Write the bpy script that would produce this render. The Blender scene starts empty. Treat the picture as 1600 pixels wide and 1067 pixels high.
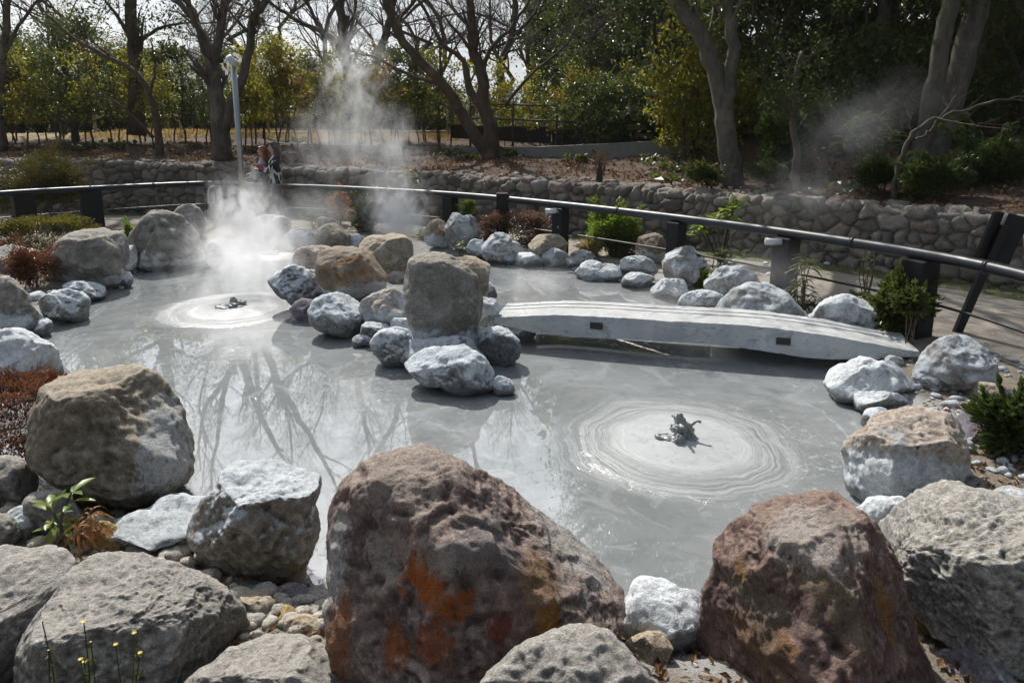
import bpy, bmesh, math, random
import numpy as np
from mathutils import Vector

S = bpy.context.scene
C = S.collection
FPX, CX, CY, PITCH, CAMZ = 1067.0, 800.0, 412.0, math.radians(11.0), 2.0

# ------------------------------------------------------------------ camera
cd = bpy.data.cameras.new('camera'); cam = bpy.data.objects.new('camera', cd); C.objects.link(cam)
cd.sensor_width = 36; cd.lens = 36 * FPX / 1600; cd.shift_y = (CY - 533.5) / 1600
cd.clip_start = 0.05; cd.clip_end = 6000
cam.location = (0, 0, CAMZ); cam.rotation_euler = (math.pi / 2 - PITCH, 0, 0)
S.camera = cam

# ------------------------------------------------------------------ sun, sky, exposure
SUN_EL, SUN_AZ = math.radians(47), math.radians(-24)        # azimuth from +Y, positive towards +X
SUN = Vector((math.sin(SUN_AZ) * math.cos(SUN_EL), math.cos(SUN_AZ) * math.cos(SUN_EL), math.sin(SUN_EL)))
sd_ = bpy.data.lights.new('sun', 'SUN'); so = bpy.data.objects.new('sun', sd_); C.objects.link(so)
sd_.energy = 5.0; sd_.angle = math.radians(0.6); sd_.color = (1.0, 0.95, 0.875)
so.rotation_euler = SUN.to_track_quat('Z', 'Y').to_euler(); so.location = (0, 0, 30)
S.view_settings.view_transform = 'Standard'; S.view_settings.look = 'None'
S.view_settings.exposure = 0.40; S.view_settings.gamma = 1.0
S.cycles.use_denoising = True
S.cycles.max_bounces = 8; S.cycles.diffuse_bounces = 3; S.cycles.glossy_bounces = 3
S.cycles.transmission_bounces = 4; S.cycles.volume_bounces = 2; S.cycles.transparent_max_bounces = 8
S.cycles.volume_step_rate = 1.0

# ------------------------------------------------------------------ node helpers
class NT:
    def __init__(s, nt): s.t = nt
    def n(s, typ, **kw):
        x = s.t.nodes.new(typ)
        for k, v in kw.items(): setattr(x, k, v)
        return x
    def put(s, sock, v):
        if v is None: return
        if hasattr(v, 'is_output'): s.t.links.new(v, sock)
        elif isinstance(v, (tuple, list)) and len(v) == 3 and sock.type == 'RGBA': sock.default_value = (*v, 1)
        else: sock.default_value = v
    def m(s, op, a, b=None, c=None, clamp=False):
        x = s.n('ShaderNodeMath', operation=op, use_clamp=clamp)
        s.put(x.inputs[0], a); s.put(x.inputs[1], b); s.put(x.inputs[2], c)
        return x.outputs[0]
    def vm(s, op, a, b=None):
        x = s.n('ShaderNodeVectorMath', operation=op); s.put(x.inputs[0], a); s.put(x.inputs[1], b)
        return x.outputs['Value'] if op in ('LENGTH', 'DOT_PRODUCT', 'DISTANCE') else x.outputs[0]
    def noise(s, vec, scale, detail=6.0, rough=0.6, dist=0.0):
        x = s.n('ShaderNodeTexNoise'); s.put(x.inputs['Vector'], vec)
        x.inputs['Scale'].default_value = scale; x.inputs['Detail'].default_value = detail
        x.inputs['Roughness'].default_value = rough; x.inputs['Distortion'].default_value = dist
        return x.outputs[0]
    def ramp(s, f, lo, hi, a=0.0, b=1.0):
        x = s.n('ShaderNodeMapRange', clamp=True); s.put(x.inputs[0], f)
        for i, v in zip((1, 2, 3, 4), (lo, hi, a, b)): s.put(x.inputs[i], v)
        return x.outputs[0]
    def mix(s, f, a, b, mode='MIX'):
        x = s.n('ShaderNodeMix', data_type='RGBA', blend_type=mode)
        s.put(x.inputs[0], f); s.put(x.inputs[6], a); s.put(x.inputs[7], b)
        return x.outputs[2]
    def pos(s): return s.n('ShaderNodeNewGeometry').outputs['Position']
    def sep(s, v):
        x = s.n('ShaderNodeSeparateXYZ'); s.put(x.inputs[0], v); return x.outputs
    def bump(s, h, dist, strength=1.0, normal=None):
        x = s.n('ShaderNodeBump'); s.put(x.inputs['Height'], h)
        x.inputs['Distance'].default_value = dist; x.inputs['Strength'].default_value = strength
        s.put(x.inputs['Normal'], normal); return x.outputs[0]
    def scale3(s, v, sc):
        x = s.n('ShaderNodeMapping'); s.put(x.inputs[0], v); x.inputs['Scale'].default_value = sc; return x.outputs[0]

def new_mat(name):
    m = bpy.data.materials.new(name); m.use_nodes = True
    t = NT(m.node_tree); b = m.node_tree.nodes['Principled BSDF']
    return m, t, b

w = bpy.data.worlds.new('World'); S.world = w; w.use_nodes = True
t = NT(w.node_tree); bg = w.node_tree.nodes['Background']
sky = t.n('ShaderNodeTexSky', sky_type='NISHITA', sun_disc=False)
sky.sun_elevation = SUN_EL; sky.sun_rotation = SUN_AZ; sky.air_density = 1.2; sky.dust_density = 2.0
gd = t.n('ShaderNodeTexCoord').outputs['Generated']
sx, sy, sz = t.sep(gd)
zz = t.m('MAXIMUM', sz, 0.0)
den = t.m('ADD', zz, 0.18)
cv = t.n('ShaderNodeCombineXYZ'); t.put(cv.inputs[0], t.m('DIVIDE', sx, den)); t.put(cv.inputs[1], t.m('DIVIDE', sy, den))
cl = t.noise(cv.outputs[0], 1.3, 8, 0.58, 0.3)
cmask = t.ramp(cl, 0.36, 0.56)
cshade = t.ramp(t.noise(cv.outputs[0], 2.3, 6, 0.6), 0.3, 0.7, 0.72, 1.12)
sdot = t.m('MAXIMUM', t.vm('DOT_PRODUCT', gd, tuple(SUN)), 0.0)
glow = t.m('POWER', sdot, 4.0)
lum = t.m('MULTIPLY', t.m('MULTIPLY_ADD', glow, 13.5, 1.5), cshade)
cc = t.n('ShaderNodeCombineXYZ'); 
for i, k in enumerate((0.93, 0.985, 1.05)): t.put(cc.inputs[i], t.m('MULTIPLY', lum, k))
cmask = t.m('MAXIMUM', cmask, t.ramp(sz, .22, .08))
t.put(bg.inputs['Color'], t.mix(t.m('MULTIPLY', cmask, 0.95), sky.outputs[0], cc.outputs[0]))
bg.inputs['Strength'].default_value = 0.12

# ------------------------------------------------------------------ geometry helpers
RT = np.array([1.0, 0, 0]); FW = np.array([0, math.cos(PITCH), -math.sin(PITCH)]); UP = np.array([0, math.sin(PITCH), math.cos(PITCH)])
CAM = np.array([0, 0, CAMZ])
def ray(px, py):
    d = FW + RT * (px - CX) / FPX - UP * (py - CY) / FPX
    return d / np.linalg.norm(d)
def onz(px, py, z):
    d = ray(px, py); return CAM + d * ((z - CAMZ) / d[2])
def ony(px, py, y):
    d = ray(px, py); return CAM + d * (y / d[1])
def norm(v): return v / (np.linalg.norm(v) + 1e-12)

_r = np.random.RandomState(7)
PERM = np.concatenate([_r.permutation(256)] * 3)
GRAD = _r.normal(size=(256, 3)); GRAD /= np.linalg.norm(GRAD, axis=1)[:, None]
def perlin(P):
    P = np.asarray(P, float); i = np.floor(P).astype(int); f = P - i; i = i & 255
    u = f * f * f * (f * (f * 6 - 15) + 10)
    out = 0
    for dx in (0, 1):
        wx = u[:, 0] if dx else 1 - u[:, 0]
        for dy in (0, 1):
            wy = u[:, 1] if dy else 1 - u[:, 1]
            for dz in (0, 1):
                wz = u[:, 2] if dz else 1 - u[:, 2]
                h = PERM[PERM[PERM[(i[:, 0] + dx) & 255] + ((i[:, 1] + dy) & 255)] + ((i[:, 2] + dz) & 255)]
                g = GRAD[h]
                out = out + wx * wy * wz * (g[:, 0] * (f[:, 0] - dx) + g[:, 1] * (f[:, 1] - dy) + g[:, 2] * (f[:, 2] - dz))
    return out * 1.6
def worley(P):
    """F1, F2, random number of the cell, and the vector to its point"""
    i0 = np.floor(P).astype(int); f1 = np.full(len(P), 9.0); f2 = f1.copy(); cid = np.zeros(len(P), int); vec = np.zeros_like(P)
    for dx in (-1, 0, 1):
        for dy in (-1, 0, 1):
            for dz in (-1, 0, 1):
                c = i0 + (dx, dy, dz); h = PERM[PERM[PERM[c[:, 0] & 255] + (c[:, 1] & 255)] + (c[:, 2] & 255)]
                q = c + .5 + GRAD[h] * .42 - P; d = np.sqrt((q * q).sum(1)); k = d < f1
                f2 = np.where(k, f1, np.minimum(f2, d)); f1 = np.where(k, d, f1); cid = np.where(k, h, cid); vec[k] = q[k]
    return f1, f2, cid, vec
def facets(q):
    f1, f2, cid, v = worley(q); e = np.clip((f2 - f1) / .12, 0, 1)
    return ((PERM[cid + 256] / 255. - .5) * .9 + (GRAD[PERM[cid + 300]] * v).sum(1) * 1.1) * e
def smooth(a, b, x):
    t_ = np.clip((x - a) / (b - a), 0, 1); return t_ * t_ * (3 - 2 * t_)

def mesh(name, V, F, mat, parent=None, loc=None, shade=True, attr=None):
    """links ONE mesh object; F an (n,k) array or a list of such arrays"""
    V = np.asarray(V, float)
    if loc is not None: V = V - np.asarray(loc)
    Fs = [np.asarray(f, int) for f in (F if isinstance(F, list) else [F]) if len(f)]
    me = bpy.data.meshes.new(name)
    me.vertices.add(len(V)); me.vertices.foreach_set('co', V.ravel())
    loops = np.concatenate([f.ravel() for f in Fs]); tot = np.concatenate([np.full(len(f), f.shape[1]) for f in Fs])
    st = np.concatenate([[0], np.cumsum(tot)[:-1]])
    me.loops.add(len(loops)); me.loops.foreach_set('vertex_index', loops)
    me.polygons.add(len(tot)); me.polygons.foreach_set('loop_start', st); me.polygons.foreach_set('loop_total', tot)
    me.polygons.foreach_set('use_smooth', np.full(len(tot), bool(shade)))
    if attr:
        for k, v in attr.items():
            a = me.color_attributes.new(k, 'FLOAT_COLOR', 'POINT'); a.data.foreach_set('color', np.asarray(v, float).ravel())
    me.update(calc_edges=True); me.validate()
    me.materials.append(mat)
    o = bpy.data.objects.new(name, me); C.objects.link(o)
    if parent is not None: o.parent = parent
    elif loc is not None: o.location = loc
    return o
def tag(o, label, cat, group=None):
    o['label'] = label; o['category'] = cat
    if group: o['group'] = group
    return o
def struct(o, kind='structure'): o['kind'] = kind; return o
def empty(name, loc, label, cat, group=None):
    o = bpy.data.objects.new(name, None); C.objects.link(o); o.location = loc; o.empty_display_size = .2
    return tag(o, label, cat, group)
def copy_tree(o, loc, rz=0.0, sc=1.0, label=None):
    r = o.copy(); C.objects.link(r); r.location = loc; r.rotation_euler = (0, 0, rz); r.scale = (sc, sc, sc)
    if label: r['label'] = label
    for ch in list(o.children):
        c = ch.copy(); C.objects.link(c); c.parent = r
    return r

class MB:
    """collects pieces into one mesh"""
    def __init__(s): s.V = []; s.F = {}; s.n = 0
    def add(s, V, F):
        V = np.asarray(V, float)
        for f in (F if isinstance(F, list) else [F]):
            f = np.asarray(f, int); s.F.setdefault(f.shape[1], []).append(f + s.n)
        s.V.append(V); s.n += len(V)
    def build(s, name, mat, parent=None, loc=None, shade=True):
        return mesh(name, np.concatenate(s.V), [np.concatenate(v) for v in s.F.values()], mat, parent, loc, shade)
    def box(s, c, size, ax=None, bev=0.0):
        """box centred at c, axes ax rows (x,y,z)"""
        ax = np.eye(3) if ax is None else np.asarray(ax); h = np.asarray(size) / 2
        if bev <= 0:
            P = np.array([[x, y, z] for x in (-1, 1) for y in (-1, 1) for z in (-1, 1)], float) * h
            F = [[0, 1, 3, 2], [4, 6, 7, 5], [0, 4, 5, 1], [2, 3, 7, 6], [0, 2, 6, 4], [1, 5, 7, 3]]
            s.add(np.asarray(c) + P @ ax, np.array(F)); return
        bm = bmesh.new(); bmesh.ops.create_cube(bm, size=1.0)
        for v in bm.verts: v.co = Vector((v.co.x * size[0], v.co.y * size[1], v.co.z * size[2]))
        bmesh.ops.bevel(bm, geom=list(bm.edges), offset=bev, segments=2, affect='EDGES', profile=.5)
        bm.verts.index_update()
        P = np.array([v.co[:] for v in bm.verts]); fs = {}
        for f in bm.faces: fs.setdefault(len(f.verts), []).append([v.index for v in f.verts])
        bm.free(); s.add(np.asarray(c) + P @ ax, [np.array(v) for v in fs.values()])
    def tube(s, pts, rad, sides=8, cap=True):
        pts = np.asarray(pts, float); n = len(pts); rad = np.broadcast_to(np.asarray(rad, float), (n,))
        T = np.gradient(pts, axis=0); T /= np.linalg.norm(T, axis=1)[:, None] + 1e-9
        a = np.array([0.0, 0, 1]) if abs(T[0][2]) < .9 else np.array([1.0, 0, 0])
        A = np.cross(T, a); A /= np.linalg.norm(A, axis=1)[:, None] + 1e-9; B = np.cross(T, A)
        an = np.arange(sides) * 2 * math.pi / sides
        V = pts[:, None] + rad[:, None, None] * (np.cos(an)[None, :, None] * A[:, None] + np.sin(an)[None, :, None] * B[:, None])
        i = np.arange(n - 1)[:, None] * sides; j = np.arange(sides)[None]; k = (j + 1) % sides
        F = np.stack([i + j, i + sides + j, i + sides + k, i + k], -1).reshape(-1, 4)
        V = V.reshape(-1, 3); Fl = [F]
        if cap:
            V = np.concatenate([V, pts[:1], pts[-1:]]); e = n * sides; j = np.arange(sides); k = (j + 1) % sides; b = (n - 1) * sides
            Fl.append(np.concatenate([np.stack([np.full(sides, e), j, k], -1), np.stack([np.full(sides, e + 1), b + k, b + j], -1)]))
        s.add(V, Fl)
_ico = {}
def ico(n):
    if n not in _ico:
        bm = bmesh.new(); bmesh.ops.create_icosphere(bm, subdivisions=n, radius=1.0); bm.verts.index_update()
        _ico[n] = (np.array([v.co[:] for v in bm.verts]), np.array([[v.index for v in f.verts] for f in bm.faces])); bm.free()
    return _ico[n]

# ------------------------------------------------------------------ materials
def simple(name, col, rough=.6, spec=.5, var=.25, scale=8., bump=0., metal=0.):
    m, t, b = new_mat(name); p = t.pos()
    n = t.noise(p, scale, 8, .65)
    t.put(b.inputs['Base Color'], t.mix(n, tuple(c * (1 - var) for c in col), tuple(min(1, c * (1 + var)) for c in col)))
    b.inputs['Roughness'].default_value = rough; b.inputs['Specular IOR Level'].default_value = spec; b.inputs['Metallic'].default_value = metal
    if bump: t.put(b.inputs['Normal'], t.bump(t.noise(p, scale * 4, 8, .7), bump))
    return m

def rockmat(name, c1, c2, c3, coat=-.6, up=.0, low=.0, lowh=.35, wet=True, orange=0., ocol=(.30, .10, .015), ozone=(-1, 9), upt=0., upc=(.5, .45, .38), sc=1.0, upr=(.35, .8), spots=(), cc=((.37, .40, .42), (.64, .68, .71))):
    m, t, b = new_mat(name)
    g = t.n('ShaderNodeNewGeometry'); p = g.outputs['Position']; nz = t.sep(g.outputs['Normal'])[2]; z = t.sep(p)[2]
    n1 = t.noise(p, 2.6 * sc, 10, .62, .4); n2 = t.noise(p, 9 * sc, 10, .7, .2); n3 = t.noise(p, 42 * sc, 6, .75); n4 = t.noise(p, 140 * sc, 3, .7)
    col = t.mix(t.ramp(n1, .36, .62), c1, c2)
    col = t.mix(t.ramp(n2, .50, .68, 0, .85), col, c3)
    if upt:
        um = t.m('MULTIPLY', t.ramp(t.m('ADD', nz, t.m('MULTIPLY_ADD', n2, 1.4, -.7)), *upr), upt); col = t.mix(um, col, upc)
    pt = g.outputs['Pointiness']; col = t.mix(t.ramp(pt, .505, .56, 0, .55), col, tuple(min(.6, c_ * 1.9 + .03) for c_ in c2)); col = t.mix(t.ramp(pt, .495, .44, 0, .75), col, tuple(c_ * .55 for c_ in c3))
    n5 = t.noise(t.scale3(p, (1, 1, .4)), 17 * sc, 9, .78, .3)
    for (q_, rr, scol, ey) in spots:
        dv_ = t.vm('LENGTH', t.vm('MULTIPLY', t.vm('SUBTRACT', p, tuple(q_)), (1, .6, ey)))
        sm_k = t.m('ADD', t.m('DIVIDE', dv_, rr), t.m('ADD', t.m('MULTIPLY_ADD', n5, 4.2, -2.1), t.m('MULTIPLY_ADD', n2, 2.0, -1.0)))
        col = t.mix(t.m('MULTIPLY', t.ramp(sm_k, 1.08, .80, 0, .9), t.ramp(t.m('ADD', n3, n5), .82, .98, .25, 1)), col, t.mix(n3, scol, tuple(c_ * .4 + .015 for c_ in scol)))
    if orange:
        no = t.noise(t.vm('ADD', p, (3.3, 7.1, 1.7)), 2.9 * sc, 9, .68, .6)
        zo = t.m('MULTIPLY', t.ramp(z, ozone[0], ozone[0] + .12), t.ramp(z, ozone[1], ozone[1] - .12))
        om = t.m('MULTIPLY', t.ramp(no, .56 - orange * .12, .61 - orange * .1), zo)
        col = t.mix(t.m('MULTIPLY', om, .9), col, t.mix(n2, ocol, tuple(c * .35 + .02 for c in ocol)))
    sp = t.ramp(n4, .33, .67, .68, 1.24); s3 = t.ramp(n3, .3, .7, .62, 1.3)
    spm = t.m('MULTIPLY', sp, s3)
    spc = t.n('ShaderNodeCombineXYZ'); [t.put(spc.inputs[i], spm) for i in range(3)]
    col = t.mix(1.0, col, spc.outputs[0], 'MULTIPLY')
    # dry white mud that splashed on: on the tops and up from the pond
    v = t.m('ADD', t.m('MULTIPLY_ADD', nz, up, coat), t.m('MULTIPLY', t.ramp(z, lowh, 0.0), low))
    v = t.m('ADD', v, t.m('MULTIPLY_ADD', n1, 1.5, -.75)); v = t.m('ADD', v, t.m('MULTIPLY_ADD', n2, .9, -.45)); v = t.m('ADD', v, t.m('MULTIPLY_ADD', n3, .22, -.11))
    cm = t.ramp(v, -.06, .16)
    col = t.mix(cm, col, t.mix(t.ramp(t.m('MULTIPLY_ADD', n3, .45, t.m('MULTIPLY', n2, .55)), .36, .60), *cc))
    cs = t.n('ShaderNodeCombineXYZ'); csv = t.m('MULTIPLY', t.ramp(n4, .34, .66, .80, 1.12), t.ramp(t.noise(t.vm('ADD', p, (2, 9, 4)), 23 * sc, 8, .78), .36, .52, .68, 1.0)); [t.put(cs.inputs[i], csv) for i in range(3)]
    col = t.mix(cm, col, t.mix(1.0, col, cs.outputs[0], 'MULTIPLY'))
    rough = .88
    if wet:
        wv = t.m('ADD', z, t.m('MULTIPLY_ADD', n2, .16, -.08)); wm = t.ramp(wv, .10, .055)
        col = t.mix(t.m('MULTIPLY', wm, .8), col, t.mix(n3, (.065, .07, .073), (.17, .178, .182)))
        rough = t.ramp(wm, 0, 1, .9, .5)
    t.put(b.inputs['Base Color'], col); t.put(b.inputs['Roughness'], rough); b.inputs['Specular IOR Level'].default_value = .3
    h = t.m('ADD', t.m('MULTIPLY', n2, .03), t.m('ADD', t.m('MULTIPLY', n3, .015), t.m('MULTIPLY', n4, .004)))
    h = t.m('ADD', h, t.m('MULTIPLY', cm, .007))
    t.put(b.inputs['Normal'], t.bump(h, 1.0, .95))
    return m

GREY = ((.15, .145, .13), (.27, .255, .23), (.085, .08, .072))
TAN = ((.19, .168, .138), (.31, .278, .232), (.11, .10, .08))
RM = {
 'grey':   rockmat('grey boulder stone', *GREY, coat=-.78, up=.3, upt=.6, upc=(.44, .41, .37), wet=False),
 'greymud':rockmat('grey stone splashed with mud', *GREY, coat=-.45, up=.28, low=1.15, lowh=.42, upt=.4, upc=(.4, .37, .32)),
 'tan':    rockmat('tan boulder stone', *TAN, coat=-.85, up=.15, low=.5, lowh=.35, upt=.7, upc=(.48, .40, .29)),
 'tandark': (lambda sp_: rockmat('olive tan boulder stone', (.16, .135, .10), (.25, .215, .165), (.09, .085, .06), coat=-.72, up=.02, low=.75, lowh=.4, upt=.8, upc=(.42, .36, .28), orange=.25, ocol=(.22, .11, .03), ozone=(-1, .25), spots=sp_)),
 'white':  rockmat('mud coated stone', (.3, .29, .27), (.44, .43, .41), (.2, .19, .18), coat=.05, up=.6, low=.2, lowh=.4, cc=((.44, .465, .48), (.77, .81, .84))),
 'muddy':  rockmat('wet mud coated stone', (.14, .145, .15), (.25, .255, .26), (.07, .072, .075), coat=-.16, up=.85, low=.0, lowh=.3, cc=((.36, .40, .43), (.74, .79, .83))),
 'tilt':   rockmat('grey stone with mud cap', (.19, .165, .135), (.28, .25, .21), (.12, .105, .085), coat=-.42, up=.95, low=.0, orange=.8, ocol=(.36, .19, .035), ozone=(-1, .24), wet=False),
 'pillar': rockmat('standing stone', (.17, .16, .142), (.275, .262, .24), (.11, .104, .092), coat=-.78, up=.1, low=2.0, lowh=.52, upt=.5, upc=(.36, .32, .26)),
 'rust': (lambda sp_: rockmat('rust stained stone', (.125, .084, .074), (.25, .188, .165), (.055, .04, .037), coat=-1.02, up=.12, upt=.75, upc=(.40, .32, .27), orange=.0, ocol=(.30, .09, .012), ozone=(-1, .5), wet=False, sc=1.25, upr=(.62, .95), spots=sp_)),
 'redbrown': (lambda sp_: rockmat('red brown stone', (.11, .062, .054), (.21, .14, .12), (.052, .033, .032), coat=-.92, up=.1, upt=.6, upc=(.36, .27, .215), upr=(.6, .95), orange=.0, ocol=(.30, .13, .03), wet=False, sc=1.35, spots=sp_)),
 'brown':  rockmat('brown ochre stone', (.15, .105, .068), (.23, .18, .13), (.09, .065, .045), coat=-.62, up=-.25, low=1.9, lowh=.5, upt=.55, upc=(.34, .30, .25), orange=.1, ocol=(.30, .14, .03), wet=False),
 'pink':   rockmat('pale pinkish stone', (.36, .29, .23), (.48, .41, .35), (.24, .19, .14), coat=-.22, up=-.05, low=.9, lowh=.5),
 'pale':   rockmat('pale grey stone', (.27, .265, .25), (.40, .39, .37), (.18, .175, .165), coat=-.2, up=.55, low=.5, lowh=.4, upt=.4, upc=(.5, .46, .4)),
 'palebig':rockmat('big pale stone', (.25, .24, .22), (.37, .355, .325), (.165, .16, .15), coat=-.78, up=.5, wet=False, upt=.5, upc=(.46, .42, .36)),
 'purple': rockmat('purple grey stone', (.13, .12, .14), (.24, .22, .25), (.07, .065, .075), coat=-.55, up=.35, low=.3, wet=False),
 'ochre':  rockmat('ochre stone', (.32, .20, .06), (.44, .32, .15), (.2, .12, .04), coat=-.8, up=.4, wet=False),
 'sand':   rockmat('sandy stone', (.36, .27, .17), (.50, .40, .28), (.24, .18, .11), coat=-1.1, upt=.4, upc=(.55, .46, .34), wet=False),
}

def leafmat(name, c1, c2, c3=None, rough=.38, trans=.35, spec=.5):
    m, t, b = new_mat(name); g = t.n('ShaderNodeNewGeometry'); r = g.outputs['Random Per Island']
    col = t.mix(r, c1, c2)
    if c3: col = t.mix(t.ramp(t.m('FRACT', t.m('MULTIPLY', r, 17.3)), .72, .8), col, c3)
    col = t.mix(t.ramp(t.noise(g.outputs['Position'], .9, 4, .6), .35, .7, 0, .45), col, tuple(c * .55 for c in c1))
    t.put(b.inputs['Base Color'], col); b.inputs['Roughness'].default_value = rough; b.inputs['Specular IOR Level'].default_value = spec
    tr = t.n('ShaderNodeBsdfTranslucent'); t.put(tr.inputs['Color'], t.mix(.5, col, tuple(min(1, c * 2.2) for c in c2)))
    mx = t.n('ShaderNodeMixShader'); mx.inputs[0].default_value = trans
    t.put(mx.inputs[1], b.outputs[0]); t.put(mx.inputs[2], tr.outputs[0])
    t.put(m.node_tree.nodes['Material Output'].inputs['Surface'], mx.outputs[0])
    return m
LM = {
 'dark':   leafmat('dark evergreen leaves', (.02, .038, .01), (.06, .092, .021), (.11, .12, .028), trans=.3, spec=.3),
 'mid':    leafmat('green leaves', (.026, .048, .011), (.075, .098, .022), (.13, .125, .03), trans=.35, spec=.3),
 'yellow': leafmat('yellow green leaves', (.075, .09, .014), (.22, .215, .03), (.28, .19, .025), trans=.5, spec=.3),
 'orange': leafmat('orange tinged leaves', (.11, .085, .014), (.25, .17, .025), (.30, .12, .014), trans=.5, spec=.3),
 'bright': leafmat('fresh green leaves', (.055, .11, .014), (.16, .23, .03), (.24, .26, .05), trans=.45, spec=.35),
 'red':    leafmat('red bronze leaves', (.065, .022, .013), (.165, .058, .03), (.10, .075, .025), trans=.3, spec=.3),
 'bronze': leafmat('bronze leaves', (.055, .036, .022), (.15, .085, .058), (.24, .14, .11), trans=.3),
 'azalea': leafmat('azalea leaves', (.04, .05, .01), (.12, .115, .02), (.19, .06, .015), trans=.35, spec=.3),
 'litter': leafmat('dry fallen leaves', (.07, .035, .018), (.17, .085, .04), (.24, .16, .09), rough=.8, trans=.15, spec=.15),
 'straw':  leafmat('dry straw', (.24, .16, .06), (.42, .31, .13), (.16, .1, .05), rough=.8, trans=.3, spec=.15),
 'grassg': leafmat('moss grass', (.04, .06, .012), (.09, .11, .02), (.16, .14, .04), trans=.3, spec=.2),
 'olive':  leafmat('olive leaves', (.035, .04, .012), (.095, .088, .022), (.15, .09, .02), trans=.3, spec=.2),
 'rustfern': leafmat('withered fern', (.20, .075, .012), (.36, .16, .025), (.25, .13, .05), rough=.6, trans=.35),
 'cedar':  leafmat('cedar sprays', (.02, .026, .007), (.055, .055, .012), (.095, .06, .016), trans=.2, spec=.2),
 'flower': leafmat('yellow petals', (.5, .34, .01), (.62, .45, .01), None, trans=.3),
}
def barkmat(name, c1, c2, moss=0.):
    m, t, b = new_mat(name); p = t.pos()
    n = t.noise(t.scale3(p, (1, 1, .35)), 9, 10, .68); n2 = t.noise(p, 2.3, 6, .6); n3 = t.noise(p, 55, 5, .7)
    col = t.mix(t.ramp(n, .35, .65), c1, c2); col = t.mix(t.ramp(n2, .52, .66, 0, .55), col, tuple(c * 1.7 for c in c2))
    if moss: col = t.mix(t.ramp(t.noise(p, 3.1, 6, .6), .5, .7, 0, moss), col, (.04, .055, .018))
    t.put(b.inputs['Base Color'], col); b.inputs['Roughness'].default_value = .9
    t.put(b.inputs['Normal'], t.bump(t.m('ADD', n, t.m('MULTIPLY', n3, .4)), .03)); return m
BK = {'grey': barkmat('grey brown bark', (.045, .038, .03), (.12, .10, .08)), 'brown': barkmat('brown bark', (.045, .032, .022), (.11, .075, .05)),
      'moss': barkmat('mossy bark', (.05, .045, .035), (.13, .115, .095), .5), 'twig': barkmat('twig bark', (.05, .04, .032), (.11, .088, .072))}
M_BLACK = simple('black painted metal', (.012, .014, .017), .4, .3, .3, 20)
M_RAIL = simple('blue black pipe', (.014, .019, .026), .4, .4, .4, 14)
M_BLACKWOOD = simple('black stained timber', (.011, .012, .013), .6, .22, .5, 14, .002)
M_STEEL = simple('galvanised steel', (.33, .35, .35), .42, .5, .12, 20, 0, .6)
M_LAMP = simple('pale lamp housing', (.50, .52, .54), .35, .5, .1, 20)
M_WOOD = simple('grey fence timber', (.15, .125, .10), .8, .3, .4, 10, .004)
M_PALEWOOD = simple('sun bleached timber', (.34, .30, .25), .8, .3, .35, 10, .004)
M_DARKWOOD = simple('dark brown boards', (.028, .021, .018), .7, .3, .4, 10, .003)
M_BAMBOO = simple('dark bamboo', (.06, .05, .035), .6, .4, .4, 8)
M_CONC = simple('weathered concrete', (.19, .185, .17), .9, .3, .45, 5, .008)

# ------------------------------------------------------------------ ground shape
POND = [(-60, 690), (20, 620), (70, 560), (60, 525), (130, 500), (165, 465), (190, 440), (205, 418), (320, 408), (335, 392), (420, 384), (520, 392), (640, 396),
        (760, 404), (850, 410), (900, 428), (985, 442), (1060, 466), (1130, 490), (1230, 515), (1290, 562), (1288, 606), (1345, 660), (1335, 740), (1375, 800), (1180, 960),
        (1060, 985), (960, 960), (700, 960), (520, 900), (400, 850), (260, 790), (100, 750)]
PW = np.array([onz(x, y, 0)[:2] for x, y in POND])
WALLPX = [(-900, 225, 19.), (-400, 236, 16.6), (-60, 243, 15.4), (150, 246, 15.), (320, 253, 14.8), (500, 259, 14.3), (620, 264, 13.8), (700, 268, 13.2), (900, 280, 11.8), (1060, 292, 10.7), (1245, 304, 9.5), (1400, 316, 8.6), (1600, 331, 7.6), (1900, 352, 6.4), (2600, 380, 5.0)]
def catmull(P, n):
    P = np.asarray(P, float); Q = np.vstack([2 * P[0] - P[1], P, 2 * P[-1] - P[-2]]); out = []
    for i in range(1, len(Q) - 2):
        for u in np.linspace(0, 1, n, endpoint=False):
            a, b, c, d = Q[i - 1:i + 3]
            out.append(.5 * (2 * b + (c - a) * u + (2 * a - 5 * b + 4 * c - d) * u * u + (3 * b - a - 3 * c + d) * u ** 3))
    return np.array(out + [P[-1]])
WALL = catmull([ony(a_, b_, c_ * 1.05) for a_, b_, c_ in WALLPX], 6)              # x, y, top z
WALL[:, 2] = np.clip(WALL[:, 2], 1.0, 1.42)
def seg_dist(P, A, B):
    d = B - A; t_ = np.clip(((P - A) @ d) / (d @ d), 0, 1); q = A + t_[:, None] * d
    return np.linalg.norm(P - q, axis=1), t_
def wall_side(P):
    """distance behind (+) / before (-) the wall line, and the wall's top height there"""
    best = np.full(len(P), 1e9); sg = np.zeros(len(P)); top = np.zeros(len(P))
    for i in range(len(WALL) - 1):
        A, B = WALL[i, :2], WALL[i + 1, :2]; d, t_ = seg_dist(P, A, B); k = d < best
        s_ = (B[0] - A[0]) * (P[:, 1] - A[1]) - (B[1] - A[1]) * (P[:, 0] - A[0])
        best[k] = d[k]; sg[k] = np.sign(s_[k]); top[k] = (WALL[i, 2] * (1 - t_) + WALL[i + 1, 2] * t_)[k]
    return best * sg, top
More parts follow.
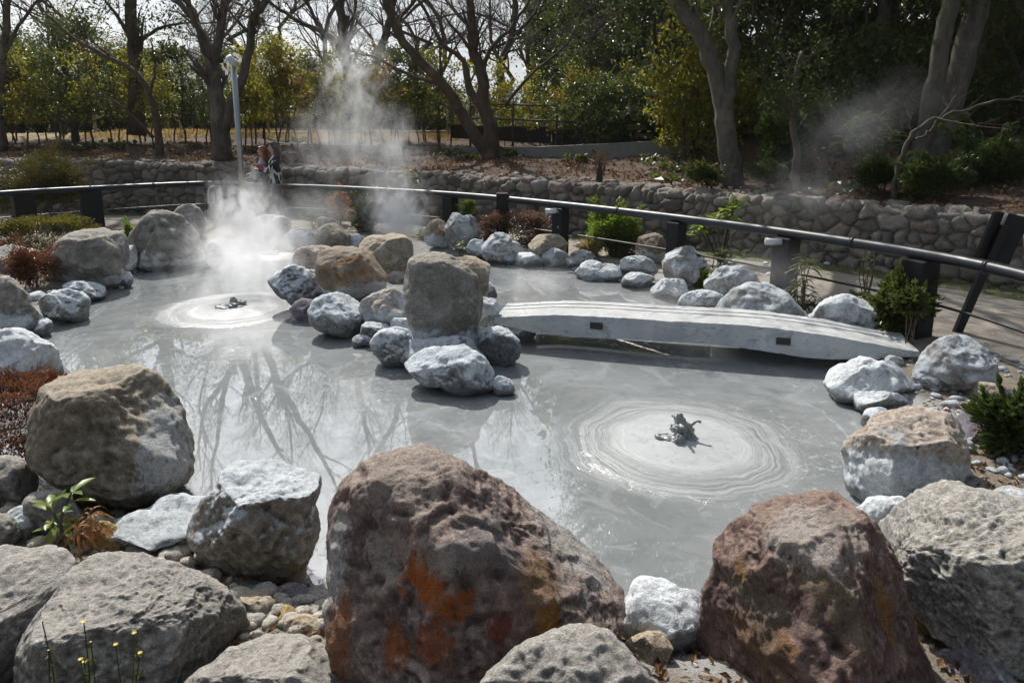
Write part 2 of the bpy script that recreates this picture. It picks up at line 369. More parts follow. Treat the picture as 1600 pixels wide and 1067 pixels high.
def pond_sd(P):
    best = np.full(len(P), 1e9); ins = np.zeros(len(P), bool); n = len(PW)
    for i in range(n):
        A, B = PW[i], PW[(i + 1) % n]; d, _ = seg_dist(P, A, B); best = np.minimum(best, d)
        c = (A[1] > P[:, 1]) != (B[1] > P[:, 1])
        ins ^= c & (P[:, 0] < (B[0] - A[0]) * (P[:, 1] - A[1]) / (B[1] - A[1] + 1e-12) + A[0])
    return np.where(ins, -best, best)
ISL = onz(655, 492, 0)
def gz(P):
    P = np.atleast_2d(np.asarray(P, float))[:, :2]
    sd = pond_sd(P)
    z = np.where(sd < 0, -.03 + np.maximum(sd, -.5) * .7, .14 * smooth(-.02, .55, sd) - .03 * (1 - smooth(0, .3, sd)))
    e = ((P[:, 0] - ISL[0]) / 1.05) ** 2 + ((P[:, 1] - ISL[1]) / 1.0) ** 2
    z = np.maximum(z, -.3 + .52 * np.exp(-e * .8))
    near = smooth(3.3, 2.0, P[:, 1]) * smooth(-.1, .4, sd); z = z + .05 * near
    b, top = wall_side(P)
    rf = smooth(1.5, 6.5, P[:, 0])
    tz = top - .13 + np.minimum(np.maximum(b, 0), 40) * (.085 * (1 - rf) + .21 * rf)
    cap = 1.95 * (1 - rf) + 7.0 * rf
    tz = np.where(tz > cap - .2, cap - .2 + .2 * (1 - np.exp(-(tz - cap + .2) / .2)), tz)
    n = perlin(np.column_stack([P * .7, np.zeros(len(P))])) * .12 + perlin(np.column_stack([P * 2.6, np.ones(len(P))])) * .035
    tz = tz + n * smooth(.5, 3, b) - .3 * smooth(24, 60, P[:, 1]) * (1 - rf)
    k = smooth(.12, .36, b)
    n2 = perlin(np.column_stack([P * 5.0, np.ones(len(P))])) * .012 * (sd > .1)
    return (z + n2) * (1 - k) + tz * k
def gz1(x, y): return float(gz([[x, y]])[0])
def G(px, py):
    """where the view ray through a pixel meets the ground"""
    d = ray(px, py); ts = np.concatenate([np.linspace(1.5, 30, 500), np.linspace(30, 90, 200)[1:]]) ; P = CAM + ts[:, None] * d
    k = np.where(P[:, 2] < gz(P))[0]
    i = k[0] if len(k) else len(ts) - 1
    return np.array([P[i, 0], P[i, 1], gz1(P[i, 0], P[i, 1])])

xs = np.concatenate([-np.geomspace(1400, 14, 30), np.linspace(-13.8, 12, 216), np.geomspace(12.3, 1400, 30)])
ys = np.concatenate([-np.geomspace(60, 3.2, 8), np.linspace(-3, 21, 205), np.geomspace(21.3, 1900, 40)])
X, Y = np.meshgrid(xs, ys); GP = np.column_stack([X.ravel(), Y.ravel()]); GZ = gz(GP)
nx, ny = len(xs), len(ys); i = (np.arange(ny - 1)[:, None] * nx + np.arange(nx - 1)[None]).ravel()
GB, _ = wall_side(GP); GS = pond_sd(GP)
zone = np.zeros((len(GP), 4)); zone[:, 3] = smooth(.8, .12, GS)
zone[:, 0] = smooth(.1, .5, GB)                                   # planted terrace
zone[:, 1] = smooth(-.75, -.5, GB) * (1 - zone[:, 0])              # mossy strip at the wall's foot
zone[:, 2] = smooth(21.5, 23, GP[:, 1]) * (1 - smooth(1, 4, GP[:, 0]))   # dry lawn beyond the trees
m, t, b = new_mat('soil, moss and leaf litter'); p = t.pos()
a = t.n('ShaderNodeAttribute', attribute_name='zone'); sr, sg_, sb = t.sep(a.outputs['Color'])
n1 = t.noise(p, 2.2, 9, .65); n2 = t.noise(p, 16, 8, .7); n3 = t.noise(p, 70, 5, .7)
soil = t.mix(t.ramp(n1, .35, .65), (.15, .115, .08), (.25, .215, .165)); soil = t.mix(t.ramp(n2, .5, .7, 0, .6), soil, (.34, .31, .27))
lit = t.mix(t.ramp(n2, .3, .7), (.045, .028, .018), (.12, .07, .042)); lit = t.mix(t.ramp(n1, .5, .7, 0, .7), lit, (.06, .045, .03))
moss = t.mix(n2, (.035, .05, .012), (.085, .10, .025)); moss = t.mix(t.ramp(n1, .55, .7, 0, .6), moss, (.16, .12, .07))
dry = t.mix(n2, (.17, .125, .05), (.30, .23, .10))
col = t.mix(t.ramp(t.m('ADD', sg_, t.m('MULTIPLY_ADD', n2, .6, -.3)), .4, .6), soil, moss)
col = t.mix(t.ramp(t.m('ADD', sr, t.m('MULTIPLY_ADD', n2, .6, -.3)), .4, .6), col, lit); col = t.mix(sb, col, dry)
col = t.mix(t.m('MULTIPLY', t.ramp(n3, .4, .75, 0, .35), t.m('MULTIPLY_ADD', sr, -.85, 1.0)), col, (.3, .27, .22))
col = t.mix(t.ramp(t.m('ADD', a.outputs['Alpha'], t.m('MULTIPLY_ADD', n1, 1.6, -.8)), .3, .65, 0, .85), col, t.mix(n2, (.25, .25, .245), (.44, .445, .44)))
t.put(b.inputs['Base Color'], col); b.inputs['Roughness'].default_value = .95
t.put(b.inputs['Normal'], t.bump(t.m('ADD', n2, t.m('MULTIPLY', n3, .5)), .03))
M_GROUND = m
struct(mesh('ground', np.column_stack([GP, GZ]), np.stack([i, i + 1, i + nx + 1, i + nx], -1), M_GROUND, attr={'zone': zone}))

# path between rail and wall: its own sheet on the ground
RAILPX = [(-420, 338), (-150, 316), (0, 303), (140, 295), (327, 287), (420, 291), (520, 294), (703, 304), (876, 320), (1058, 341), (1230, 364), (1440, 397), (1600, 431), (1760, 480)]
RAILZ = 0.9
RAIL = np.array([onz(x, y, RAILZ) for x, y in RAILPX])
def polyline_at(P, n):
    P = np.asarray(P); s = np.concatenate([[0], np.cumsum(np.linalg.norm(np.diff(P[:, :2], axis=0), axis=1))])
    u = np.linspace(0, s[-1], n); return np.column_stack([np.interp(u, s, P[:, k]) for k in range(P.shape[1])])
ra = polyline_at(RAIL, 160)
pa = []
for q in ra:
    d_ = np.linalg.norm(WALL[:, :2] - q[:2], axis=1); wv = WALL[d_.argmin(), :2]; dv = norm(wv - q[:2]); L_ = d_.min()
    nn = perlin(np.array([[q[0] * .6, q[1] * .6, 4.2]]))[0] * .12
    pa.append([q[:2] + dv * .12 + (dv * (L_ - .66 - .12 + nn)) * u for u in np.linspace(0, 1, 9)])
pa = np.array(pa); PZ = gz(pa.reshape(-1, 2)) + .006
k = (np.arange(159)[:, None] * 9 + np.arange(8)[None]).ravel()
m, t, b = new_mat('worn earth paving'); p = t.pos()
n1 = t.noise(p, 1.3, 8, .6); n2 = t.noise(t.scale3(p, (1, 2.2, 1)), 11, 9, .7); n3 = t.noise(p, 80, 4, .7)
col = t.mix(t.ramp(n1, .35, .65), (.20, .175, .145), (.33, .295, .25)); col = t.mix(t.ramp(n2, .52, .66, 0, .7), col, (.13, .11, .085)); col = t.mix(t.ramp(n3, .5, .7, 0, .5), col, (.38, .35, .3))
t.put(b.inputs['Base Color'], col); b.inputs['Roughness'].default_value = .9; t.put(b.inputs['Normal'], t.bump(t.m('ADD', n2, t.m('MULTIPLY', n3, .5)), .02))
struct(mesh('path', np.column_stack([pa.reshape(-1, 2), PZ]), np.stack([k, k + 9, k + 10, k + 1], -1), m))

# ------------------------------------------------------------------ mud pond
B2, B1, B3 = onz(1062, 690, 0), onz(365, 482, 0), onz(425, 399, 0)
m, t, b = new_mat('hot grey mud'); p = t.pos()
wx = t.noise(p, 1.1, 5, .55); wv = t.n('ShaderNodeTexNoise'); t.put(wv.inputs['Vector'], p); wv.inputs['Scale'].default_value = 3.0; wv.inputs['Detail'].default_value = 4
warp = t.vm('MULTIPLY', t.vm('SUBTRACT', wv.outputs[1], (.5, .5, .5)), (.16, .16, 0))
pw = t.vm('ADD', p, warp)
fine = t.noise(p, 26, 8, .7); mid_ = t.noise(t.scale3(p, (1, 1.8, 1)), 5, 8, .65, .8)
base = t.mix(t.ramp(wx, .35, .65), (.175, .19, .193), (.245, .26, .262)); base = t.mix(t.ramp(mid_, .50, .64, 0, .5), base, (.15, .163, .165))
scum = t.noise(t.vm('ADD', pw, (4, 8, 0)), 2.2, 9, .72, 1.6); base = t.mix(t.ramp(scum, .53, .60, 0, .55), base, (.30, .315, .318)); base = t.mix(t.ramp(t.noise(p, 34, 6, .75), .60, .68, 0, .5), base, (.10, .108, .11))
flk = t.m('MULTIPLY', t.ramp(t.noise(p, 15, 7, .75, .6), .55, .60), t.m('MAXIMUM', t.ramp(t.noise(t.vm('ADD', p, (9, 2, 0)), .9, 3, .5), .52, .66), t.ramp(t.vm('DISTANCE', p, (B2[0] + .45, B2[1] - .15, 0)), 1.0, .5, 0, .9)))
base = t.mix(t.m('MULTIPLY', flk, .5), base, (.52, .54, .54))
rough = t.ramp(mid_, .3, .7, .006, .03)
hgt = t.m('MULTIPLY', wx, .0009); spec = None; hgt = t.m('ADD', hgt, t.m('MULTIPLY', flk, .002))
for (c, r_in, r_out, fr) in ((B2, .42, .68, 1.0), (B1, .46, .76, 1.0), (B3, .26, .45, .7)):
    q = t.vm('SUBTRACT', pw, (c[0], c[1], 0)); r = t.vm('LENGTH', q)
    rv = t.n('ShaderNodeCombineXYZ'); t.put(rv.inputs[0], t.m('MULTIPLY', r, 30.)); px_, py_, _z = t.sep(p); t.put(rv.inputs[1], t.m('MULTIPLY', px_, 1.3)); t.put(rv.inputs[2], t.m('MULTIPLY', py_, 1.3))
    wav = t.ramp(t.noise(rv.outputs[0], 1.0, 6, .68), .42, .58)
    disc = t.ramp(t.m('ADD', r, t.m('MULTIPLY_ADD', wav, .10, -.05)), r_in + .08, r_in - .06); zone_ = t.m('MULTIPLY', t.ramp(r, r_in - .10, r_in + .04), t.ramp(r, r_out + .16, r_out - .08))
    base = t.mix(zone_, base, t.mix(wav, (.165, .177, .18), (.31, .326, .33)))
    base = t.mix(disc, base, t.mix(t.ramp(mid_, .3, .7), (.30, .318, .322), (.37, .385, .39)))
    rough = t.m('ADD', rough, t.m('ADD', t.m('MULTIPLY', disc, .5), t.m('MULTIPLY', zone_, .4)))
    s_k = t.m('SUBTRACT', 1.0, t.m('MULTIPLY', t.m('MAXIMUM', disc, zone_), .85)); spec = s_k if spec is None else t.m('MULTIPLY', spec, s_k)
    hgt = t.m('ADD', hgt, t.m('MULTIPLY', t.m('MULTIPLY', zone_, wav), .003))
t.put(b.inputs['Base Color'], base); t.put(b.inputs['Roughness'], rough); b.inputs['IOR'].default_value = 2.4; t.put(b.inputs['Specular IOR Level'], t.m('MULTIPLY', spec, .5))
t.put(b.inputs['Normal'], t.bump(hgt, 1.0, .8))
M_MUD = m
mx = np.linspace(-7.5, 5, 160); my = np.linspace(1.6, 12.5, 150); X, Y = np.meshgrid(mx, my); V = np.column_stack([X.ravel(), Y.ravel(), np.zeros(X.size)])
for c, h_ in ((B2, .035), (B1, .03), (B3, .02)):
    V[:, 2] += h_ * np.exp(-((V[:, 0] - c[0]) ** 2 + (V[:, 1] - c[1]) ** 2) / .09)
i = (np.arange(149)[:, None] * 160 + np.arange(159)[None]).ravel()
struct(mesh('mud_pond', V, np.stack([i, i + 1, i + 161, i + 160], -1), M_MUD))

M_SPLASH = simple('fresh wet mud', (.21, .22, .222), .3, .45, .25, 18, .002)
def splash(c, s, seed, label, arms=4, rz=0., flat=1.0):
    rng = np.random.RandomState(seed); mb = MB(); V, F = ico(4)
    for k in range(7):
        o = rng.normal(0, .04, 3) * s; o[2] = abs(rng.normal(.025, .03)) * s
        r = rng.uniform(.03, .065) * s; q = V * r * np.array([1, 1, rng.uniform(.8, 1.7)]); q += perlin(V * 2.2 + k * 9)[:, None] * V * r * .5; mb.add(q + o, F)
    mb.add(V * np.array([.05, .04, .13]) * s * (1 + .25 * perlin(V * 2 + 3)[:, None]) + np.array([0.0, 0.02, .09]) * s, F)
    an = np.linspace(1.2, 5.2, 14); mb.tube(np.column_stack([-.12 + .085 * np.cos(an), .01 + .06 * np.sin(an), .004 + .012 * np.sin(an * 2.3)]) * s, np.interp(np.linspace(0, 1, 14), [0, .3, .7, 1], [.010, .022, .02, .012]) * s, 8)
    for k in range(6): mb.add(V * rng.uniform(.012, .024) * s * np.array([1.3, 1, .8]) + np.array([rng.uniform(-.17, .1), rng.uniform(-.09, .05), .004]) * s, F)
    for k in range(arms):
        a = rz + k * 6.28 / arms + rng.uniform(-.4, .4); L = rng.uniform(.15, .21) * s; pts = []
        for u in np.linspace(0, 1, 9):
            pts.append([math.cos(a) * L * u, math.sin(a) * L * u * .8, (.07 + .20 * u - .13 * u * u + .016 * math.sin(u * 9)) * s])
        rr = np.interp(np.linspace(0, 1, 9), [0, .5, .85, 1], [.036, .018, .011, .016]) * s; mb.tube(pts, rr, 7)
    for k in range(9): a = rng.uniform(0, 6.28); rr_ = rng.uniform(.05, .15); mb.add(V * np.array([rng.uniform(.03, .06), rng.uniform(.025, .05), rng.uniform(.012, .026)]) * s + np.array([rr_ * math.cos(a), rr_ * math.sin(a) * .8, .004]) * s, F)
    loc = (c[0], c[1], .028); o = mb.build('mud_bubble', M_SPLASH); o.location = loc; o.scale = (1, 1, flat)
    r_ = o.modifiers.new('merge', 'REMESH'); r_.mode = 'VOXEL'; r_.voxel_size = .006 * s; r_.use_smooth_shade = True
    sm = o.modifiers.new('relax', 'SMOOTH'); sm.factor = .5; sm.iterations = 3
    return tag(o, label, 'mud bubble')
splash(B2, .74, 3, 'bursting grey mud bubble throwing up strands, in the pond before the arched bridge', 3, .1)
splash(B1, .95, 8, 'low bursting mud bubble on the pale disc below the thickest steam', 0, 1.0, .5)
splash(B3, .85, 15, 'small mud bubble at the back of the pond, half veiled by steam', 0, 2.0, .7)

# ------------------------------------------------------------------ boulders
def auto_outline(bx, rng):
    x0, y0, x1, y1 = bx; cx, cy, a, b_ = (x0 + x1) / 2, (y0 + y1) / 2, (x1 - x0) / 2, (y1 - y0) / 2
    ph = rng.uniform(0, 6.28, 4); out = []
    for th in np.linspace(0, 2 * math.pi, 26, endpoint=False):
        c, s = math.cos(th), math.sin(th); e = 2.5
        r = (abs(c) ** e + abs(s) ** e) ** (-1 / e) * (1 + .05 * math.sin(2 * th + ph[0]) + .06 * math.sin(3 * th + ph[1]) + .035 * math.sin(5 * th + ph[2]))
        out.append((cx + a * r * c * .98, cy + b_ * r * s * .98))
    return out
def rock(label, pts, style_, zb=0.0, yb=None, t=.85, e=.78, cuts=(), sub=5, amp=1.0, seed=None, name='boulder', cat='boulder', ncut=7, group=None, sink=.18, spots=()):
    seed = seed if seed is not None else abs(hash(label)) % 9973
    rng = np.random.RandomState(sum(ord(ch) * (k + 1) for k, ch in enumerate(label)) % 99991 if seed is None else seed)
    if not isinstance(pts, list): pts = auto_outline(pts, rng)
    pts = np.asarray(pts, float); x0, y0 = pts.min(0); x1, y1 = pts.max(0)
    xc, yc = (x0 + x1) / 2, (y0 + y1) / 2; yb = yb or y1
    P0 = onz(xc, yb, zb); wpx = x1 - x0; wm = wpx * np.linalg.norm(P0 - CAM) / FPX; T = t * wm
    cen = ony(xc, yc, P0[1] + sink * T); n = norm(CAM - cen); r = norm(np.cross(-n, np.array([0, 0, 1.0]))); u = np.cross(r, -n)
    loc = []
    for px, py in pts:
        d = ray(px, py); q = CAM + d * (((cen - CAM) @ n) / (d @ n)) - cen; loc.append((q @ r, q @ u))
    loc = np.array(loc); th = np.arctan2(loc[:, 1], loc[:, 0]); R = np.hypot(loc[:, 0], loc[:, 1]); o_ = th.argsort(); th, R = th[o_], R[o_]
    thg = np.linspace(-math.pi, math.pi, 361); Rg = np.interp(thg, np.concatenate([th - 2 * math.pi, th, th + 2 * math.pi]), np.tile(R, 3))
    ker = np.exp(-(np.arange(-8, 9) / 3.5) ** 2); ker /= ker.sum(); Rg = np.convolve(np.concatenate([Rg[-9:-1], Rg, Rg[1:9]]), ker, 'valid')
    V, F = ico(sub); a, b_, c = V.T; s = np.hypot(a, b_); ang = np.arctan2(b_, a)
    R_ = np.interp(ang, thg, Rg); s_ = s ** e
    p = np.column_stack([R_ * s_ * np.cos(ang), R_ * s_ * np.sin(ang), np.sign(c) * np.abs(c) ** e * T / 2])
    size = np.sqrt(Rg.mean() * T / 2) 
    if amp == 1.0 and style_ in ('muddy', 'white', 'pale', 'pink', 'greymud'): amp = 1.4
    allc = [np.array(k_, float) for k_ in cuts]
    for _ in range(ncut):
        v = np.array([rng.uniform(-1, 1), rng.uniform(-1, 1), rng.uniform(.3, 1.1)]); allc.append(np.append(norm(v), rng.uniform(.68, .9)))
    for _ in range(4):
        v = np.array([rng.uniform(-1, 1), rng.uniform(-.2, 1), rng.uniform(-1, -.2)]); allc.append(np.append(norm(v), rng.uniform(.7, .9)))
    for k_ in allc:
        nn = norm(k_[:3]); off = (p @ nn).max() * k_[3]; dd = p @ nn - off; dd = np.where(dd > 0, dd, 0); p = p - nn * (dd * .93)[:, None]
    wq = cen + p[:, :1] * r + p[:, 1:2] * u + p[:, 2:] * n
    q = wq / size + rng.uniform(0, 90, 3)
    rid = lambda z_: 1 - 2 * np.abs(z_)
    dis = .085 * perlin(q * 1.1) + .05 * perlin(q * 2.7) + .028 * rid(perlin(q * 4.6)) + .018 * perlin(q * 9)
    if sub >= 5: dis = dis + .011 * rid(perlin(q * 15)) + .008 * perlin(q * 29)
    wq_ = q + .18 * np.column_stack([perlin(q * 2.1), perlin(q * 2.1 + 9), perlin(q * 2.1 + 21)])
    dis = dis + .042 * facets(wq_ * 1.7) + (.022 * facets(wq_ * 4.1) if sub >= 5 else 0)
    if sub >= 6: dis = dis + .006 * perlin(q * 55) + .010 * facets(q * 9.5 + .06 * perlin(q * 9)[:, None])
    if sub >= 7: dis = dis + .0035 * perlin(q * 110)
    edge = .55 + .45 * np.abs(c)
    wq = wq + (norm_rows(p) @ np.array([r, u, n])) * (dis * size * amp * edge)[:, None]
    base = np.array([cen[0], cen[1], wq[:, 2].min()])
    mat = RM[style_]
    if callable(mat):
        pts_ = []
        for sx_, sy_, rp_, sc_, ey_ in spots:      # patches of colour sit on the surface itself
            dr = ray(sx_, sy_); v_ = wq - CAM; al = v_ @ dr; off = np.linalg.norm(v_ - al[:, None] * dr, axis=1); k_ = np.where(off < max(off.min() * 1.5, .02))[0]; h_ = wq[k_[al[k_].argmin()]]
            pts_.append((h_, rp_ * np.linalg.norm(h_ - CAM) / FPX, sc_, ey_))
        mat = mat(pts_)
    o = mesh(name, wq, F, mat, loc=base)
    return tag(o, label, cat, group)
def norm_rows(p): return p / (np.linalg.norm(p, axis=1)[:, None] + 1e-9)

# front row
rock('huge rust-brown boulder with orange iron stains, filling the front middle of the pond edge', [(493, 960), (500, 870), (513, 812), (540, 775), (585, 730), (630, 705), (668, 704), (700, 716), (742, 740), (792, 760), (830, 792), (872, 799), (915, 811), (946, 830), (962, 865), (972, 905), (968, 950), (945, 1010), (900, 1080), (760, 1115), (560, 1115), (510, 1040)],
     'rust', .08, 1095, spots=[(642, 900, 34, (.50, .135, .012), 1), (664, 925, 32, (.46, .12, .012), 1), (715, 950, 24, (.40, .11, .014), 1.4), (610, 1015, 24, (.32, .085, .014), 1), (680, 1005, 28, (.30, .075, .012), 1), (860, 900, 40, (.30, .17, .08), 1.3), (870, 985, 22, (.38, .17, .02), .7), (780, 975, 18, (.20, .04, .02), 1), (518, 985, 24, (.34, .13, .04), .3), (512, 890, 26, (.50, .49, .47), .3), (600, 868, 50, (.42, .36, .31), 2.0), (690, 872, 50, (.40, .36, .32), 2.0), (780, 870, 56, (.24, .215, .21), 1.6), (905, 832, 72, (.58, .56, .53), 1.3), (860, 815, 40, (.52, .48, .44), 1.6), (655, 722, 56, (.48, .40, .34), 1.3), (580, 760, 36, (.36, .29, .25), 1.2)], t=.6, e=.72, sub=7, seed=11, ncut=4, cuts=[(-.2, .8, .6, .92), (.6, .55, .6, .9), (-.85, .0, .5, .84), (.1, -.25, 1, .86), (-.1, .3, 1, .93)])
rock('tall red-brown boulder with tan blotches at the front, second largest of the pond edge', [(1090, 1030), (1098, 960), (1116, 895), (1124, 850), (1165, 812), (1215, 784), (1262, 774), (1306, 774), (1334, 787), (1366, 820), (1390, 870), (1412, 935), (1436, 1000), (1468, 1075), (1455, 1115), (1260, 1125), (1105, 1110)],
     'redbrown', .08, 1105, spots=[(1270, 905, 44, (.24, .18, .11), 1.2), (1178, 940, 46, (.22, .175, .125), 1.5), (1170, 1010, 40, (.24, .15, .08), 1.2), (1225, 1000, 18, (.27, .13, .04), 1.4), (1330, 990, 30, (.24, .17, .12), 1.2), (1395, 950, 16, (.32, .16, .04), .3), (1215, 850, 46, (.46, .40, .36), 1.8), (1270, 812, 52, (.50, .44, .40), 1.6), (1335, 830, 34, (.40, .33, .28), 1.0), (1150, 895, 16, (.30, .16, .06), 1.5)], t=.8, e=.74, sub=7, seed=21, ncut=4, cuts=[(-.25, .8, .55, .84), (.85, .2, .5, .76), (-.25, -.1, 1, .86), (.3,.45,.85,.9)])
rock('large pale grey boulder with a hollow face, in the front corner beside the red-brown one', [(1372, 832), (1400, 800), (1440, 770), (1482, 752), (1530, 755), (1562, 768), (1640, 800), (1690, 900), (1670, 1010), (1600, 1062), (1530, 1050), (1470, 1000), (1425, 930), (1392, 870)],
     'palebig', .08, 1062, t=.75, e=.74, sub=7, amp=1.3, seed=31, ncut=3, cuts=[(-.45, .6, .65, .7), (.35, -.45, .8, .74), (0, .95, .3, .86)])
rock('pinkish pale boulder cut by the frame, behind the large pale grey corner boulder', [(1535, 800), (1550, 768), (1600, 766), (1680, 775), (1720, 820), (1700, 870), (1600, 880), (1545, 850)], 'pink', .12, 880, seed=36)
rock('tilted grey boulder with a flat white mud cap and ochre underside', [(286, 826), (300, 804), (342, 768), (380, 710), (400, 696), (430, 700), (456, 715), (476, 733), (502, 741), (500, 762), (490, 790), (500, 803), (497, 832), (472, 880), (450, 912), (420, 921), (388, 914), (350, 886), (310, 862)],
     'tilt', .02, 921, t=.85, e=.72, sub=6, seed=41, amp=1.35, ncut=2, cuts=[(.12, .88, .45, .52), (-.8, .45, .4, .72), (.1, -.25, 1, .8)])
rock('broad olive-tan boulder with a sunlit flat top beside the red shrub', [(46, 690), (54, 640), (75, 605), (110, 585), (160, 572), (216, 574), (250, 590), (270, 620), (286, 660), (300, 688), (304, 720), (300, 756), (270, 781), (220, 793), (170, 788), (110, 766), (65, 732)],
     'tandark', .06, 793, spots=[(285, 710, 46, (0.62, 0.64, 0.65), 0.6), (268, 650, 30, (0.55, 0.57, 0.58), 0.8)], t=.8, e=.74, sub=6, amp=1.2, seed=52, ncut=2, cuts=[(-.05, .9, .42, .80), (.42, .4, .84, .72), (-.28, -.1, .95, .76), (.9, .1, .4, .84)])
rock('big rough grey boulder behind the yellow flowers in the front corner', [(33, 1015), (58, 970), (88, 930), (115, 884), (150, 869), (190, 866), (242, 880), (300, 896), (332, 915), (366, 940), (380, 988), (392, 1010), (330, 1085), (150, 1115), (50, 1090)],
     'grey', .08, 1095, t=.8, e=.72, sub=7, seed=61, ncut=2, cuts=[(.05, .8, .6, .62), (-.1, -.15, 1, .8), (.7, .2, .7, .86)])
rock('shadowed grey boulder cut off by the corner, next to the yellow-flower boulder', [(-90, 900), (-40, 860), (0, 852), (50, 855), (86, 853), (116, 876), (110, 902), (90, 932), (62, 970), (45, 1010), (30, 1060), (-60, 1090), (-110, 1000)],
     'grey', .1, 1080, t=.8, sub=6, seed=67, cuts=[(.05, .85, .5, .66), (.2, -.2, 1, .8)], ncut=3)
rock('grey boulder top rising at the bottom frame before the rust boulder', [(270, 1090), (300, 1060), (335, 1036), (382, 1009), (430, 997), (492, 1005), (530, 1030), (556, 1065), (565, 1110), (420, 1150), (270, 1140)], 'grey', .12, 1140, t=.8, sub=6, seed=71, ncut=4, cuts=[(0, .85, .5, .75)])
rock('rounded speckled grey boulder at the bottom frame, below the rust boulder’s end', [(740, 1090), (765, 1055), (792, 1034), (850, 1000), (902, 979), (940, 985), (972, 1010), (1000, 1040), (1030, 1090), (1000, 1180), (760, 1180)], 'grey', .12, 1330, t=.7, sub=6, seed=83, ncut=3)
rock('small sandy round stone wedged before the white slab', (977, 986, 1052, 1052), 'sand', .1, sub=5, seed=88, name='stone', cat='stone')
rock('white mud-crusted rock between the rust and red-brown boulders', [(960, 1000), (975, 960), (985, 930), (992, 908), (1015, 904), (1062, 920), (1112, 940), (1120, 985), (1085, 1020), (1030, 1020)], 'white', .03, 1020, t=.7, seed=93, e=.7, cuts=[(.1, .9, .4, .8)])
rock('dark cracked rock tucked under the end of the rust boulder', (940, 940, 1005, 1000), 'purple', .03, seed=97, name='stone', cat='stone')
rock('purple-brown cobble with ochre base wedged behind the red-brown boulder', [(1395, 925), (1420, 915), (1446, 927), (1466, 955), (1476, 1000), (1440, 1012), (1405, 985)], 'redbrown', .1, 1012, spots=[(1440, 990, 30, (.30, .17, .04), 1)], seed=101, name='stone', cat='stone')
rock('flat bluish slab in the gap at the bottom right corner', [(1430, 1040), (1480, 1015), (1560, 1035), (1600, 1075), (1560, 1110), (1440, 1110)], 'purple', .06, 1110, t=1.0, seed=107, name='stone', cat='stone')
rock('bright white wedge of rock behind the large pale grey corner boulder', [(1330, 800), (1345, 790), (1390, 778), (1425, 784), (1440, 800), (1420, 830), (1380, 845), (1345, 830)], 'white', .0, 845, seed=113)
# cobbles at the left front
rock('smooth grey cobble against the frame edge under the red shrub', [(-30, 725), (15, 712), (48, 728), (60, 762), (42, 788), (-20, 785)], 'grey', .12, 788, seed=121, name='stone', cat='stone', ncut=3)
rock('dark rounded cobble behind the small green plant', (28, 766, 124, 840), 'grey', .12, seed=127, name='stone', cat='stone', ncut=3)
rock('light speckled cobble above the shadowed corner boulder', (4, 792, 58, 846), 'pale', .14, seed=131, name='stone', cat='stone', ncut=3)
rock('half hidden grey cobble touching the frame edge above the corner boulder', (-40, 800, 32, 862), 'grey', .14, seed=135, name='stone', cat='stone', ncut=3)
rock('cobble with a bright orange patch among the withered fern', (138, 816, 198, 872), 'ochre', .1, seed=137, name='stone', cat='stone', ncut=3)
rock('low mud-smeared slab sloping to the pond under the olive-tan boulder', [(150, 858), (180, 822), (235, 796), (300, 780), (338, 788), (330, 820), (295, 852), (245, 868), (180, 870)], 'greymud', .0, 868, t=1.6, seed=139, sink=.1, cuts=[(0, .8, .6, .6)])
rock('tiny white stone at the foot of the mud-smeared slab', (203, 856, 250, 882), 'white', .08, seed=141, name='stone', cat='stone', sub=4)
rock('tan cobble below the tilted boulder, next to dry leaves', (354, 920, 430, 990), 'tan', .08, seed=143, name='stone', cat='stone', ncut=3)
rock('blue-grey cobble below the tilted boulder', (424, 910, 482, 956), 'purple', .06, seed=147, name='stone', cat='stone', ncut=3)
rock('yellow ochre cobble beside the rust boulder', (422, 946, 474, 996), 'ochre', .09, seed=149, name='stone', cat='stone', ncut=3)
rock('pale ochre cobble beside the yellow one, lower of the pair', (436, 960, 512, 1012), 'sand', .1, seed=151, name='stone', cat='stone', ncut=3)
rock('muddy stone in the gap under the tilted boulder', (300, 850, 360, 905), 'muddy', .02, seed=155, name='stone', cat='stone')
# left bank
rock('white mud-coated boulder on the frame edge above the red shrub', [(-60, 560), (-30, 530), (20, 517), (60, 530), (92, 548), (104, 575), (98, 596), (40, 606), (-50, 606)], 'white', .0, 606, t=.8, seed=161)
rock('mottled boulder with white flank at the frame edge, under the red bush', [(-50, 470), (-20, 440), (22, 436), (36, 455), (46, 475), (66, 494), (69, 516), (40, 524), (-40, 530)], 'greymud', .0, 530, seed=167)
rock('low dark wet stone at the waterline beside the mottled boulder', (52, 498, 84, 526), 'muddy', .0, seed=169, name='stone', cat='stone', sub=4)
rock('rounded mud-topped boulder under the red bush at the waterline', (64, 452, 141, 504), 'muddy', .0, seed=173, ncut=4)
rock('half sunk grey stone between two mud-topped boulders', (40, 455, 80, 480), 'pale', .05, seed=174, name='stone', cat='stone', sub=4)
rock('flat muddy stone just below the blocky tan-grey boulder', (96, 440, 166, 470), 'muddy', .0, seed=179, name='stone', cat='stone', t=1.0)
rock('blocky tan-grey boulder with a flat sunlit top', [(77, 402), (84, 385), (110, 365), (150, 361), (194, 359), (196, 380), (192, 420), (186, 446), (150, 455), (110, 446), (85, 425)],
     'greymud', .0, 455, t=.75, e=.7, sub=5, seed=181, ncut=3, cuts=[(0, .93, .3, .84)])
rock('grey cobble leaning on the blocky tan-grey boulder beside the red bush', (66, 404, 118, 443), 'grey', .08, seed=187, name='stone', cat='stone')
rock('long low grey rock below the clipped azalea', [(-30, 400), (0, 389), (40, 390), (76, 400), (80, 415), (40, 425), (-30, 425)], 'grey', .1, 425, seed=191)
